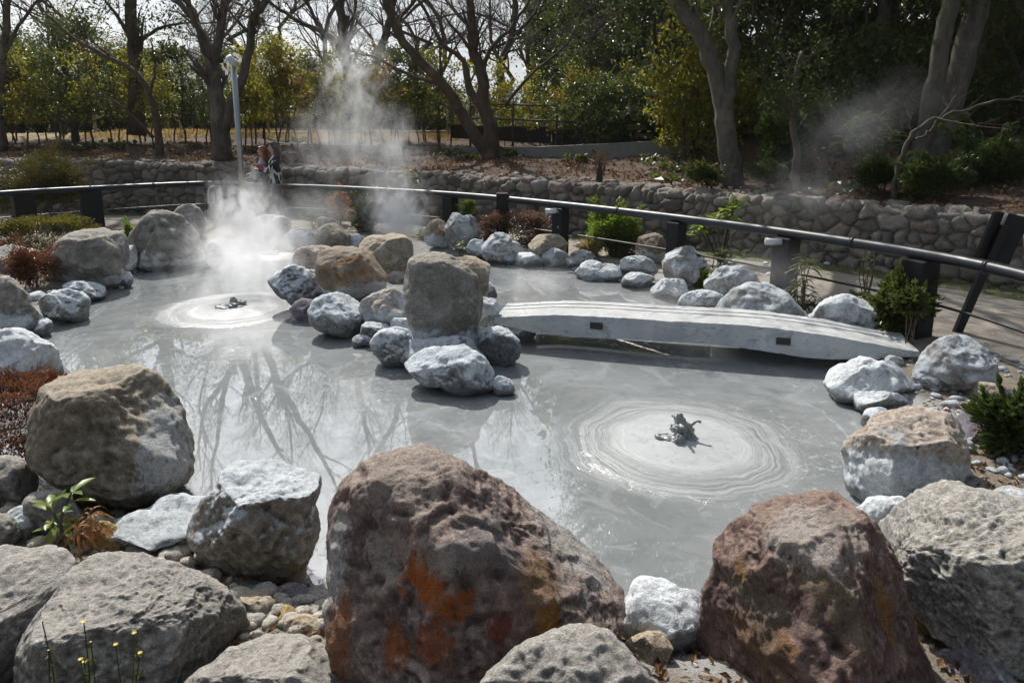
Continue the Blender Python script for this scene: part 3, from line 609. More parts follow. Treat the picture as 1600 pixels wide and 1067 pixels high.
rock('tall triangular boulder with a white splashed foot at the back of the pond', [(202, 388), (214, 356), (234, 333), (255, 327), (276, 335), (300, 355), (318, 378), (329, 396), (322, 412), (270, 420), (215, 416)],
     'greymud', .0, 420, t=.7, sub=5, seed=197, ncut=4, cuts=[(.35, .4, .85, .72)])
rock('grey rounded boulder peeking from behind the tall triangular one', (262, 321, 322, 376), 'grey', .12, seed=199)
rock('white leaning stone between the blocky and the triangular boulder', (188, 382, 216, 426), 'white', .0, seed=211, name='stone', cat='stone')
rock('small dark stone at the waterline under the blocky boulder', (184, 424, 208, 450), 'muddy', .0, seed=217, name='stone', cat='stone', sub=4)
rock('small wet stone at the toe of the triangular boulder', (208, 402, 238, 422), 'muddy', .0, seed=221, name='stone', cat='stone', sub=4)
rock('flat white stone right of the triangular boulder, in the steam', (322, 374, 368, 398), 'white', .0, seed=223, name='stone', cat='stone', sub=4)
rock('pale block-like boulder half hidden in thick steam', (388, 334, 457, 384), 'pale', .05, seed=227)
rock('low layered slab at the back of the pond beside the steam', (447, 356, 500, 390), 'greymud', .0, seed=229, name='stone', cat='stone')
rock('round brown-grey boulder at the back of the island', (493, 349, 547, 392), 'tan', .05, seed=233)
rock('small grey stone behind the round brown-grey boulder', (494, 339, 527, 360), 'grey', .12, seed=237, name='stone', cat='stone', sub=4)
rock('small pale stone beside the round brown-grey boulder', (544, 364, 572, 392), 'white', .02, seed=239, name='stone', cat='stone', sub=4)
# island
rock('cream white boulder at the back edge of the island', (455, 383, 526, 432), 'pink', .2, 432, seed=241)
rock('brown ochre boulder with a pale muddy lower half on the island', [(494, 418), (499, 393), (530, 386), (572, 395), (602, 405), (605, 430), (600, 456), (575, 468), (540, 470), (508, 460)], 'brown', .18, 470, t=.8, e=.7, seed=251, ncut=4, cuts=[(0, .93, .3, .84)])
rock('overhanging mud-crusted rock at the island’s edge near the pale disc', [(419, 436), (440, 424), (480, 421), (508, 430), (512, 455), (500, 478), (470, 482), (448, 468), (428, 452)], 'muddy', .02, 486, seed=257)
rock('rounded mud-coated boulder at the waterline below the brown ochre one', [(483, 490), (495, 468), (520, 459), (550, 465), (570, 482), (574, 510), (550, 526), (515, 522), (490, 510)], 'muddy', .0, 526, seed=263)
rock('small blue-grey stone stuck between the brown ochre boulder and the cream slab', (546, 437, 582, 472), 'purple', .15, seed=269, name='stone', cat='stone')
rock('cream topped slab left of the standing stone', [(560, 480), (575, 462), (605, 455), (640, 458), (650, 480), (640, 505), (610, 515), (575, 505)], 'pink', .05, 515, seed=271)
rock('smooth little white stone in front of the cream slab', (607, 496, 647, 523), 'white', .05, seed=277, name='stone', cat='stone', sub=4, ncut=2)
rock('tan flat-topped boulder at the back of the island beside the soil patch', [(561, 395), (568, 374), (600, 369), (642, 374), (644, 400), (636, 422), (600, 430), (570, 420)], 'tan', .25, 430, e=.7, seed=281, cuts=[(0, .93, .3, .84)], ncut=4)
rock('upright square standing stone, tallest on the island', [(634, 470), (636, 430), (640, 404), (670, 394), (715, 396), (742, 408), (747, 450), (746, 505), (741, 540), (700, 553), (660, 550), (645, 525), (638, 500)],
     'pillar', .04, 556, t=.85, e=.62, sub=6, seed=283, ncut=2, amp=.8, cuts=[(0, .9, .4, .88), (-.1, 0, 1, .88)])
rock('flat topped tan boulder directly behind the standing stone', (694, 396, 768, 470), 'tan', .15, 478, e=.68, seed=293)
rock('narrow white boulder between the standing stone and the bridge', [(738, 500), (742, 468), (756, 458), (772, 466), (777, 495), (775, 520), (755, 528), (740, 520)], 'white', .05, 528, seed=307)
rock('mud-coated boulder at the waterline under the bridge’s island end', [(738, 540), (752, 520), (780, 511), (802, 522), (814, 545), (808, 562), (780, 572), (748, 566)], 'muddy', .0, 572, seed=311)
rock('mud-coated boulder left below the standing stone', [(578, 535), (592, 518), (620, 515), (642, 528), (656, 550), (650, 568), (620, 574), (592, 560)], 'muddy', .0, 574, seed=313)
rock('broad mud-capped rock at the island’s front tip', [(629, 572), (650, 553), (690, 545), (735, 547), (758, 560), (776, 590), (778, 606), (740, 613), (690, 603), (645, 588)], 'muddy', .0, 613, t=.75, seed=317, cuts=[(0, .8, .6, .7)])
rock('broad low mud apron round the foot of the standing stone', (612, 526, 772, 578), 'muddy', .0, t=1.0, seed=318, sink=.3)
rock('wedge of muddy stone between the brown ochre boulder and the cream slab', (556, 470, 612, 512), 'muddy', .03, seed=319, name='stone', cat='stone')
rock('muddy stone filling the gap below the cream slab', (560, 504, 622, 536), 'muddy', .0, seed=320, name='stone', cat='stone')
rock('small muddy stone beside the smooth little white stone', (600, 512, 648, 548), 'muddy', .0, seed=321, name='stone', cat='stone')
rock('pale stone wedged behind the smooth little white stone', (628, 474, 662, 505), 'pale', .08, seed=322, name='stone', cat='stone', sub=4)
rock('mud-coated stone between the flat topped tan boulder and the narrow white one', (736, 440, 776, 474), 'muddy', .08, seed=323, name='stone', cat='stone')
rock('low mud lump just off the island’s front tip', (768, 588, 804, 618), 'muddy', .0, seed=331, name='stone', cat='stone', sub=4)
rock('tiny mud lump beside the waterline of the island’s left side', (548, 523, 584, 542), 'muddy', .0, seed=337, name='stone', cat='stone', sub=4)
rock('small grey stone on the soil patch behind the standing stone', (604, 424, 640, 446), 'grey', .2, seed=341, name='stone', cat='stone', sub=4)
rock('dark wet stone under the overhanging mud-crusted rock', (455, 465, 500, 505), 'purple', -.02, seed=343, name='stone', cat='stone', sub=4)
rock('wet stone under the bridge’s island end', (775, 500, 840, 535), 'muddy', .0, seed=345, name='stone', cat='stone')
# far bank
rock('upright grey boulder with a notched top on the far bank', [(697, 365), (699, 338), (712, 332), (724, 340), (742, 336), (751, 352), (750, 376), (735, 388), (705, 386)], 'pale', .08, 390, seed=347)
rock('brown rock beside the upright notched boulder', (664, 342, 704, 388), 'brown', .1, seed=349, name='stone', cat='stone')
rock('low white rock at the waterline right of the notched boulder', (728, 374, 766, 404), 'white', .0, seed=353)
rock('streaked white-grey slanting boulder below the bronze shrub', [(754, 395), (760, 370), (775, 365), (800, 378), (822, 396), (820, 408), (790, 412), (760, 408)], 'pale', .0, 412, seed=359)
rock('small white stone below the bronze shrub', (802, 394, 848, 418), 'white', .0, seed=367, name='stone', cat='stone', sub=4)
rock('squarish tan-grey boulder at the foot of the rail post', (824, 366, 890, 402), 'tan', .1, 405, seed=373, e=.7)
rock('small grooved stone under the squarish tan-grey boulder', (843, 389, 890, 416), 'pale', .02, seed=379, name='stone', cat='stone', sub=4)
rock('small grey stone right of the grooved one', (888, 391, 932, 414), 'greymud', .05, seed=383, name='stone', cat='stone', sub=4)
rock('tiny pale stone at the waterline below the rail post', (878, 402, 906, 418), 'white', .0, seed=386, name='stone', cat='stone', sub=4)
rock('flat white shelf of rock in front of the leafy bush', [(895, 428), (905, 418), (940, 414), (968, 420), (972, 432), (945, 438), (910, 436)], 'white', .0, 438, t=.6, seed=389)
rock('dome-shaped grey boulder with white streaks beside the leafy bush', (968, 400, 1024, 432), 'pale', .05, seed=397)
rock('low white rock at the waterline under the dome-shaped boulder', (965, 427, 1022, 449), 'white', .0, seed=401)
rock('tall fissured pale boulder on the far bank near the sapling', [(1036, 420), (1042, 396), (1062, 387), (1090, 390), (1105, 402), (1108, 425), (1095, 446), (1060, 450), (1040, 440)], 'pale', .05, 450, seed=409, e=.68)
rock('dark brown upright boulder behind the dome-shaped one', (993, 363, 1041, 415), 'brown', .12, 415, seed=419)
rock('gravelly low white rock below the tall fissured boulder', (1016, 436, 1080, 466), 'white', .0, seed=421)
rock('rounded pale boulder behind the bridge, left of the biggest far-bank one', [(1100, 445), (1110, 424), (1140, 418), (1175, 425), (1190, 445), (1185, 462), (1150, 470), (1110, 462)], 'pale', .08, 470, seed=431)
rock('white low rock just beyond the bridge’s middle', (1058, 454, 1134, 488), 'white', .0, seed=433)
rock('biggest far-bank boulder, pale and dome-shaped, behind the bridge', [(1118, 495), (1130, 465), (1155, 445), (1185, 442), (1215, 452), (1245, 480), (1266, 503), (1240, 518), (1180, 520), (1130, 512)], 'pale', .06, 520, seed=439, ncut=4)
rock('white boulder with a chipped top at the bridge’s bank end', [(1268, 500), (1282, 474), (1305, 466), (1345, 468), (1370, 480), (1374, 505), (1360, 522), (1310, 528), (1275, 520)], 'white', .1, 528, seed=443, ncut=4)
rock('small white stone beside the palm-like plant by the bridge', (1258, 490, 1284, 506), 'white', .12, seed=444, name='stone', cat='stone', sub=4)
# right bank
rock('broad low white boulder at the waterline by the bridge’s bank end', [(1278, 598), (1288, 580), (1320, 568), (1370, 568), (1410, 566), (1430, 582), (1432, 605), (1400, 622), (1340, 630), (1295, 618)], 'white', .0, 632, t=.65, sub=5, seed=449)
rock('flat white stone at the waterline below the broad low boulder', (1333, 610, 1415, 648), 'white', .0, seed=457)
rock('small muddy stone at the waterline behind the large cream boulder', (1345, 636, 1392, 672), 'muddy', .0, seed=461, name='stone', cat='stone', sub=4)
rock('large cream and white boulder with a brown patch on top', [(1318, 700), (1326, 685), (1352, 672), (1372, 645), (1410, 636), (1470, 640), (1495, 655), (1508, 690), (1515, 725), (1495, 755), (1440, 775), (1395, 788), (1345, 778), (1322, 750)],
     'pink', .0, 788, t=.8, sub=6, seed=463, ncut=3, cuts=[(.1, .8, .6, .68), (-.6, -.2, .75, .8)])
rock('rounded grey-white boulder beside the path, with moss at its foot', [(1428, 590), (1438, 560), (1462, 535), (1495, 524), (1522, 532), (1548, 555), (1560, 580), (1556, 606), (1500, 614), (1440, 612)], 'pale', .1, 614, t=.8, sub=5, seed=467, ncut=4, cuts=[(.6, .1, .75, .75)])
rock('small pale stone leaning on the rounded boulder by the path', (1425, 574, 1474, 614), 'white', .1, seed=479, name='stone', cat='stone')
rock('small brownish stone in the mossy gravel by the path', (1514, 596, 1572, 632), 'tan', .12, seed=487, name='stone', cat='stone', ncut=3)
rock('purple-grey white-flecked boulder under the green plant at the frame edge', [(1490, 660), (1505, 635), (1545, 624), (1600, 628), (1640, 650), (1640, 700), (1560, 705), (1500, 692)], 'purple', .1, 705, seed=491)
rock('reddish flat stone behind the purple-grey boulder', (1535, 618, 1620, 652), 'redbrown', .14, seed=499, name='stone', cat='stone')
rock('pointed white stone at the bridge’s bank end', (1340, 545, 1376, 574), 'white', .05, seed=503, name='stone', cat='stone')
rock('pinkish pebble beside the pointed white stone', (1378, 556, 1412, 576), 'pink', .1, seed=509, name='stone', cat='stone', sub=4)

# ------------------------------------------------------------------ footbridge
FA, FB = ony(775, 497, 6.25), ony(1437, 552, 5.35)
FA2, FB2 = FA[:2], FB[:2]; fd = norm(FB2 - FA2); fn = np.array([-fd[1], fd[0]])         # fn points away from the camera
def onfront(px, py, off=0.0):
    d = ray(px, py); n3 = np.array([fn[0], fn[1], 0]); A = np.array([*(FA2 + fn * off), 0]); return CAM + d * (((A - CAM) @ n3) / (d @ n3))
def prof(px):
    P = np.array([onfront(*q) for q in px]); s = (P[:, :2] - FA2) @ fd; return s, P[:, 2]
s1, z1 = prof([(770, 497), (825, 493), (880, 492), (950, 495), (1000, 499), (1100, 505), (1200, 511), (1280, 522), (1360, 536), (1437, 551)])
s2, z2 = prof([(770, 503), (800, 512), (830, 519), (880, 526), (940, 529), (1000, 531), (1100, 537), (1200, 549), (1280, 561), (1330, 563), (1380, 559), (1437, 556)])
SB = np.linspace(s1[0], s1[-1], 220); ZT = np.interp(SB, s1, z1); ZB = np.minimum(np.interp(SB, s2, z2), ZT - .02)
ker = np.ones(25) / 25; sm_ = lambda a: np.convolve(np.pad(a, 12, 'edge'), ker, 'valid'); ZT, ZB = sm_(ZT), sm_(ZB)
m, t, b = new_mat('mud whitened timber'); p = t.pos()
n1 = t.noise(p, 2.5, 8, .65); n2 = t.noise(t.scale3(p, (.35, 2.4, 2.4)), 14, 10, .7); n3 = t.noise(p, 60, 5, .7)
nz = t.sep(t.n('ShaderNodeNewGeometry').outputs['Normal'])[2]
col = t.mix(t.ramp(n1, .3, .7), (.34, .365, .385), (.56, .59, .61)); col = t.mix(t.m('MULTIPLY', t.ramp(nz, .4, .8), t.ramp(n2, .40, .62, 0, .6)), col, (.40, .36, .31)); col = t.mix(t.ramp(t.noise(p, 5.5, 9, .72, .8), .54, .62, 0, .6), col, (.22, .23, .235))
col = t.mix(t.ramp(n2, .58, .68, 0, .75), col, (.16, .15, .14)); col = t.mix(t.ramp(n3, .55, .72, 0, .5), col, (.26, .26, .26))
t.put(b.inputs['Base Color'], col); b.inputs['Roughness'].default_value = .9; t.put(b.inputs['Normal'], t.bump(t.m('ADD', n2, t.m('MULTIPLY', n3, .4)), .012))
M_BR = m
def sweep(mb, o0, o1, zt, zb):
    """solid between offsets o0..o1 (away from the camera) and heights zb..zt along the bridge"""
    A = FA2 + SB[:, None] * fd; n = len(SB); V = []
    for q_, (o, z_) in enumerate(((o0, zb), (o1, zb), (o1, zt), (o0, zt))):
        j1 = sum(a_ * perlin(np.column_stack([SB * f_, np.full(n, q_ * 3.3 + o0 * 7), np.zeros(n)])) for f_, a_ in ((1.7, .008), (6, .006), (19, .004))); j2 = sum(a_ * perlin(np.column_stack([SB * f_, np.full(n, q_ * 3.3 + o0 * 7 + 50), np.zeros(n)])) for f_, a_ in ((2, .004), (13, .004)))
        edge_ = 1.0 if o in (0, BW) else .25
        V.append(np.column_stack([A + fn * (o + j2 * edge_)[:, None], z_ + j1 * edge_]))
    V = np.stack(V, 1).reshape(-1, 3); i = np.arange(n - 1) * 4; F = [np.stack([i + a, i + (a + 1) % 4, i + 4 + (a + 1) % 4, i + 4 + a], -1) for a in range(4)]
    F.append(np.array([[3, 2, 1, 0], [4 * n - 4, 4 * n - 3, 4 * n - 2, 4 * n - 1]])); mb.add(V, np.concatenate(F))
bl = (FA2[0], FA2[1], 0.0)
br = empty('footbridge', bl, 'low arched white weathered bridge from the island to the bank', 'bridge')
BW = .56
for o0 in (0, BW - .11):
    mb = MB(); sweep(mb, o0, o0 + .11, ZT, ZB); mb.build('side_beam', M_BR, br, bl, shade=False)
rngb = np.random.RandomState(3)
for k in range(3):
    a0 = .113 + k * (BW - .224) / 3; mb = MB(); dz = (.003, -.003, .002)[k]; sweep(mb, a0, a0 + (BW - .224) / 3 - .006, ZT - .008 + dz, ZT - .06); mb.build('deck_board', M_BR, br, bl, shade=False)
M_SLOT_SHADE = simple('painted slot shade', (.05, .048, .045), .9, .2, .3, 30)  # dark colour on solid blocks stands in for the shade inside the slots
for px, py, mt, pr in ((932, 509, M_SLOT_SHADE, .0), (1076, 516, M_BR, .02), (1224, 533, M_SLOT_SHADE, .0)):
    q = onfront(px, py); mb = MB(); mb.box(q - np.array([*fn, 0]) * (.004 + pr / 2) * 1.0 + 0, (.115, .02 + pr, .06), np.array([[*fd, 0], [*fn, 0], [0, 0, 1.0]])); mb.build('beam_end', mt, br, bl, shade=False)

# ------------------------------------------------------------------ stone retaining wall
W2 = polyline_at(WALL, 1500); seg = np.concatenate([[0], np.cumsum(np.linalg.norm(np.diff(W2[:, :2], axis=0), axis=1))])
lo_i = np.where(W2[:, 0] > -15.5)[0][0]; hi_i = np.where((W2[:, 0] > 6.8))[0][0]
ns = int((seg[hi_i] - seg[lo_i]) / .019); u = np.linspace(seg[lo_i], seg[hi_i], ns); WX = np.column_stack([np.interp(u, seg, W2[:, k]) for k in range(3)])
tn = np.gradient(WX[:, :2], axis=0); tn /= np.linalg.norm(tn, axis=1)[:, None]; wn = np.column_stack([-tn[:, 1], tn[:, 0]])    # away from the camera side
ZB_ = .02; prof_t = np.arange(0, 1.95, .02)
rng = np.random.RandomState(5)
def stones(u0, u1):
    out = []; v = .02; row = 0
    while v < 2.0:
        h = rng.uniform(.12, .25); x = u0 - rng.uniform(0, .3)
        while x < u1:
            sc_ = np.interp(x, [u0, u0 + (u1 - u0) * .45, u1], [1.25, .95, .95]); wd = rng.choice([.09, .13, .2, .27, .36]) * rng.uniform(.85, 1.2) * sc_; out.append((x + wd / 2, (v + h / 2) * 1.0 + rng.normal(0, .05), wd, h * rng.uniform(.75, 1.1))); x += wd
        v += h
    return np.array(out)
ST = stones(u[0], u[-1]); tint = rng.uniform(.6, 1.35, len(ST)); hue = rng.uniform(0, 1, len(ST)); push = rng.normal(0, .022, len(ST)); tilt = rng.normal(0, .14, (len(ST), 2))
Vw = []; col = []
dzn = perlin(np.column_stack([u * .9, np.zeros(ns), np.zeros(ns)])) * .05
order = ST[:, 0].argsort(); STs = ST[order]
UV_noise = None
for a in range(0, ns, 60):
    ua = u[a:a + 60]; sel = np.where((ST[:, 0] > ua[0] - .7) & (ST[:, 0] < ua[-1] + .7))[0]; s_ = ST[sel]
    U, T = np.meshgrid(ua, prof_t, indexing='ij'); q = np.column_stack([U.ravel(), T.ravel(), np.zeros(U.size)])
    wob = np.column_stack([perlin(q * 7), perlin(q * 7 + 31)]) * .035
    dx = (q[:, :1] + wob[:, :1] - s_[None, :, 0]) / (s_[None, :, 2] ** .35); dy = (q[:, 1:2] + wob[:, 1:] - s_[None, :, 1]) / (s_[None, :, 3] ** .35) * 1.12
    D = np.sqrt(dx * dx + dy * dy); id1 = D.argmin(1); f1 = D[np.arange(len(q)), id1]; D[np.arange(len(q)), id1] = 9; f2 = D.min(1); g = f2 - f1
    sid = sel[id1]; lx = q[:, 0] - ST[sid, 0]; ly = q[:, 1] - ST[sid, 1]
    bul = .085 * (1 - np.exp(-g / .07)) + (push[sid] + tilt[sid, 0] * lx + tilt[sid, 1] * ly) * np.clip(g / .05, 0, 1) + .008 * perlin(q * 22) + .012 * perlin(q * 9) - .10
    H = (WX[a:a + 60, 2] - .10 + dzn[a:a + 60] - ZB_)[:, None] * np.ones_like(T); R = .07
    T_ = T; L1 = H - R; ang = np.clip((T_ - L1) / R, 0, math.pi / 2); back = np.maximum(T_ - L1 - R * math.pi / 2, 0)
    y_ = R * (1 - np.cos(ang)) + back; z_ = ZB_ + np.minimum(T_, L1) + R * np.sin(ang)
    ny_, nz_ = -np.cos(ang), np.sin(ang); bu = bul.reshape(T.shape) + .06
    y_ = y_ + ny_ * bu; z_ = z_ + nz_ * bu
    P = np.stack([WX[a:a + 60, 0][:, None] + wn[a:a + 60, 0][:, None] * y_, WX[a:a + 60, 1][:, None] + wn[a:a + 60, 1][:, None] * y_, z_], -1); Vw.append(P.reshape(-1, 3))
    gap = np.clip(g / .035, 0, 1); hh = hue[sid]
    c = np.column_stack([tint[sid], hh, gap, np.ones(len(q))]); col.append(c)
Vw = np.concatenate(Vw); col = np.concatenate(col); nt_ = len(prof_t); i = (np.arange(ns - 1)[:, None] * nt_ + np.arange(nt_ - 1)[None]).ravel()
m, t, b = new_mat('cobble stone wall'); p = t.pos(); a = t.n('ShaderNodeAttribute', attribute_name='stone'); ti, hu, ga = t.sep(a.outputs['Color'])
n1 = t.noise(p, 7, 8, .65); n2 = t.noise(p, 36, 7, .72)
cc_ = t.mix(t.ramp(hu, .2, .5), (.175, .162, .142), (.198, .172, .142)); cc_ = t.mix(t.ramp(hu, .78, .95), cc_, (.175, .132, .12)); cc_ = t.mix(t.ramp(n1, .5, .75, 0, .6), cc_, (.27, .255, .23)); cc_ = t.mix(t.m('MULTIPLY', t.ramp(t.noise(p, 1.6, 7, .7), .52, .66, 0, .6), t.ramp(t.sep(p)[2], .9, .2)), cc_, (.075, .085, .04))
tv = t.n('ShaderNodeCombineXYZ'); tk = t.m('MULTIPLY', t.m('MULTIPLY', ti, t.ramp(n2, .3, .7, .65, 1.3)), t.ramp(ga, 0, 1, .55, 1)); [t.put(tv.inputs[i_], tk) for i_ in range(3)]
t.put(b.inputs['Base Color'], t.mix(1.0, cc_, tv.outputs[0], 'MULTIPLY')); b.inputs['Roughness'].default_value = .92; t.put(b.inputs['Normal'], t.bump(t.m('ADD', n1, t.m('MULTIPLY', n2, .5)), .02))
tag(mesh('stone_wall', Vw, np.stack([i, i + nt_, i + nt_ + 1, i + 1], -1), m, attr={'stone': col}), 'long curved dry stone wall of round cobbles holding up the wooded terrace', 'wall')

# ------------------------------------------------------------------ rail around the pond
rl = empty('safety_railing', (RAIL[4][0], RAIL[4][1], .15), 'black pipe railing on thick black posts running round the far side of the pond', 'railing')
rloc = tuple(rl.location)
RS = catmull(RAIL, 8); mb = MB(); mb.tube(RS, .054, 14); mb.build('handrail', M_RAIL, rl, rloc)
mb = MB(); LR = RS.copy(); LR[:, 2] = .47; mb.tube(LR, .013, 8); mb.build('lower_rail', M_BLACK, rl, rloc)
for px in (230, 610, 960, 1335, 1540):
    q = RS[np.abs((CX + FPX * RS[:, 0] / (RS[:, 1] * math.cos(PITCH) + 0.2)) - px).argmin()]
    j = np.abs(RS - q).sum(1).argmin(); d_ = norm(RS[min(j + 1, len(RS) - 1)] - RS[j - 1]); mb = MB(); mb.tube([q - d_ * .02, q + d_ * .02], .059, 14); mb.build('pipe_joint', M_BLACK, rl, rloc)
def at_rail(px):
    R = RS; # project
    v = R - CAM; x = CX + FPX * (v @ RT) / (v @ FW); k_ = np.abs(x - px).argmin(); k_ = min(max(k_, 1), len(R) - 2); return R[k_], norm(R[k_ + 1] - R[k_ - 1])
for px, wd, dp in ((-110, .34, .16), (40, .36, .17), (138, .38, .17), (327, .2, .18), (703, .23, .18), (876, .21, .18), (1058, .20, .18), (1230, .23, .2), (1449, .25, .22), (1800, .22, .2)):
    q, d_ = at_rail(px); z0 = gz1(q[0], q[1]) - .1; h_ = RAILZ - .05 - z0
    mb = MB(); ax = np.array([[d_[0], d_[1], 0], [-d_[1], d_[0], 0], [0, 0, 1.0]])
    mb.box((q[0], q[1], z0 + h_ / 2), (wd * .95, dp, h_), ax, .012); po = mb.build('post', M_BLACKWOOD, rl, rloc, shade=False)
    mb = MB(); mb.box((q[0], q[1], RAILZ - .042), (wd * .5, .06, .02), ax); mb.build('saddle', M_BLACK, rl, rloc, shade=False)
# second short row of posts on the path side
for px, py in ((785, 325),):
    q = ony(px, py, 11.2); z0 = gz1(q[0], q[1]); mb = MB(); mb.box((q[0], q[1], z0 + .42), (.2, .16, .88), None, .012); o = mb.build('bollard', M_BLACKWOOD, shade=False)
    tag(o, 'short black post standing on the path behind the railing', 'post')
def spot(px, label):
    q, d_ = at_rail(px); nrm = np.array([d_[1], -d_[0], 0]); nrm = nrm if nrm[1] < 0 else -nrm
    c = q + nrm * .12 + np.array([0, 0, -.09]); o = empty('spotlight', tuple(c), label, 'lamp'); l_ = tuple(c)
    side = norm(np.array([-1.0, .1, 0.02]))
    mb = MB(); mb.tube([c - side * .02, c + side * .15], [.032, .04], 14); mb.build('lamp_head', M_LAMP, o, l_)
    mb = MB(); mb.tube([c + nrm * -.09, c + np.array([0, 0, .01])], .014, 8); mb.build('bracket', M_LAMP, o, l_)
    mb = MB(); pts = [c - side * .02 + np.array([.0, 0, 0]), c + np.array([.05, 0, -.02]), c + np.array([.075, 0, -.09]), c + np.array([.065, 0, -.17]), c + np.array([.045, 0, -.26])]; mb.tube(catmull(pts, 5), .011, 8); mb.build('cable', M_STEEL, o, l_)
spot(1222, 'white spotlight clamped under the rail near the biggest far-bank boulder')
spot(872, 'small pale spotlight on the rail post beside the bronze shrub')
# bent steel pipe hugging the corner post
q, d_ = at_rail(323); mb = MB(); pp = [q + np.array([.16, -.12, -.03]), q + np.array([.10, -.14, -.06]), q + np.array([.03, -.14, -.14]), q + np.array([.01, -.14, -.42])]
tag(mb_o := (mb.tube(catmull(pp, 6), .018, 8), mb.build('bent_pipe', M_LAMP))[1], 'bent pale pipe end fixed to the corner post of the railing', 'pipe')

# sign on a leaning post, seen from behind
sb = G(1495, 521); top = ony(1572, 345, sb[1] - .15); o = empty('information_sign', tuple(sb), 'black double-panel sign on a leaning post beside the path', 'sign')
ax_ = norm(top - sb); sidev = norm(np.cross(ax_, np.array([0, 1.0, 0.15]))); fwd = np.cross(sidev, ax_); l_ = tuple(sb)
mb = MB(); L_ = np.linalg.norm(top - sb); mb.box(sb + ax_ * (L_ * .48 - .05), (.075, .05, L_ * .96 + .1), np.array([sidev, fwd, ax_]), .006); mb.build('leaning_post', M_BLACK, o, l_, shade=False)
for sg, ang in ((-1, .55), (1, -.5)):
    c_, s_ = math.cos(ang), math.sin(ang); a1 = sidev * c_ + fwd * s_; a2 = np.cross(ax_, a1)
    mb = MB(); mb.box(sb + ax_ * (L_ * .86) + sidev * sg * .095, (.16, .03, .44), np.array([a1, a2, ax_]), .006); mb.build('sign_panel', M_BLACK, o, l_, shade=False)

# lamp post behind the railing
q = ony(378, 280, 13.35); z0 = gz1(q[0], q[1]); o = empty('lamp_post', (q[0], q[1], z0), 'slim grey steel lamp post beside the two visitors', 'lamp post')
tp = ony(376, 100, 13.35); l_ = (q[0], q[1], z0)
mb = MB(); mb.tube([(q[0], q[1], z0 - .1), (q[0], q[1], tp[2] + .02)], [.055, .05], 12); mb.build('pole', M_STEEL, o, l_)
mb = MB(); mb.tube([(q[0] + .06, q[1] + .0, tp[2] - .03), (q[0] - .03, q[1] - .15, tp[2] + .11)], .062, 12); mb.build('lamp_head', M_LAMP, o, l_)

# ------------------------------------------------------------------ far hills
hx = np.linspace(-1300, 1300, 260); hy = np.linspace(1000, 1800, 50); X, Y = np.meshgrid(hx, hy)
rp = np.interp(X / Y * 1067 * 1.02 + 800, [-200, 100, 230, 275, 300, 335, 380, 430, 480, 560, 640, 760, 900, 1000], [175, 175, 160, 112, 90, 79, 88, 104, 96, 110, 150, 165, 175, 175])
hz = (205 - rp) * 1400 / 1067 * np.exp(-((Y - 1400) / 220) ** 2)
q = np.column_stack([X.ravel() * .011, Y.ravel() * .011, np.zeros(X.size)]); hz = hz.ravel() * (1 + .10 * perlin(q) + .05 * perlin(q * 3.1)) + 1.0 + 3. * perlin(q * 9)
i = (np.arange(49)[:, None] * 260 + np.arange(259)[None]).ravel()
struct(mesh('hills', np.column_stack([X.ravel(), Y.ravel(), hz]), np.stack([i, i + 1, i + 261, i + 260], -1), simple('wooded hillside', (.055, .065, .05), .95, .1, .5, .12)))

# ------------------------------------------------------------------ leaves, bushes, trees
def leaf_geo(rng, cen, size, aspect=.45, axis=None, updir=.5, fold=.18):
    n = len(cen); sz = size * rng.uniform(.6, 1.25, n)[:, None]
    a = rng.normal(0, 1, (n, 3)) if axis is None else axis + rng.normal(0, .35, (n, 3)); a[:, 2] -= .15; a = norm_rows(a)
    nn = rng.normal(0, .7, (n, 3)); nn[:, 2] += updir * 1.6; b_ = norm_rows(np.cross(nn, a)); k = np.cross(a, b_)
    P = np.stack([cen - a * sz * .5, cen + b_ * sz * aspect * .5 + k * sz * fold * .5, cen + a * sz * .5, cen - b_ * sz * aspect * .5 + k * sz * fold * .5], 1).reshape(-1, 3)
    return P, np.arange(n * 4).reshape(-1, 4)
def grow(rng, p, dv, L, r, lev, maxlev, out, kids=(7, 6, 5, 4), wob=.13, up=.12, spread=.75):
    n = int(np.clip(L / .3, 3, 8)); pts = [p]; rad = [r]
    for k in range(n):
        dv = norm(dv + rng.normal(0, wob, 3) + np.array([0, 0, up * .5])); p = p + dv * L / n; pts.append(p); rad.append(max(r * (1 - .78 * (k + 1) / n), .003))
    pts = np.array(pts); out.append((pts, np.array(rad), lev))
    if lev < maxlev: sprout(rng, pts, np.array(rad), L, lev, maxlev, out, kids, wob, up, spread)
def sprout(rng, pts, rad, L, lev, maxlev, out, kids, wob=.13, up=.12, spread=.75, lo=.25):
    n = len(pts) - 1
    for _ in range(kids[min(lev, len(kids) - 1)]):
        u = rng.uniform(lo, 1.0) * n; k = min(int(u), n - 1); f = u - k; q = pts[k] * (1 - f) + pts[k + 1] * f; d0 = norm(pts[k + 1] - pts[k])
        pv = norm(np.cross(d0, rng.normal(0, 1, 3))); dv = norm(d0 + pv * rng.uniform(.5, 1.3) * spread * 1.2 + np.array([0, 0, .15]))
        grow(rng, q, dv, L * rng.uniform(.38, .62), (rad[k] * (1 - f) + rad[k + 1] * f) * rng.uniform(.42, .62), lev + 1, maxlev, out, kids, wob, up, spread)
def tree_mesh(out, parent, loc, bark, thick=.02, twigmat=None):
    A, B = MB(), MB()
    for pts, rad, lev in out:
        (A if rad[0] > thick else B).tube(pts, rad, 9 if rad[0] > .08 else 6 if rad[0] > .02 else 3, cap=rad[0] > .02)
    if A.n: A.build('trunk', BK[bark], parent, loc)
    if B.n: B.build('twigs', twigmat or BK['twig'], parent, loc)
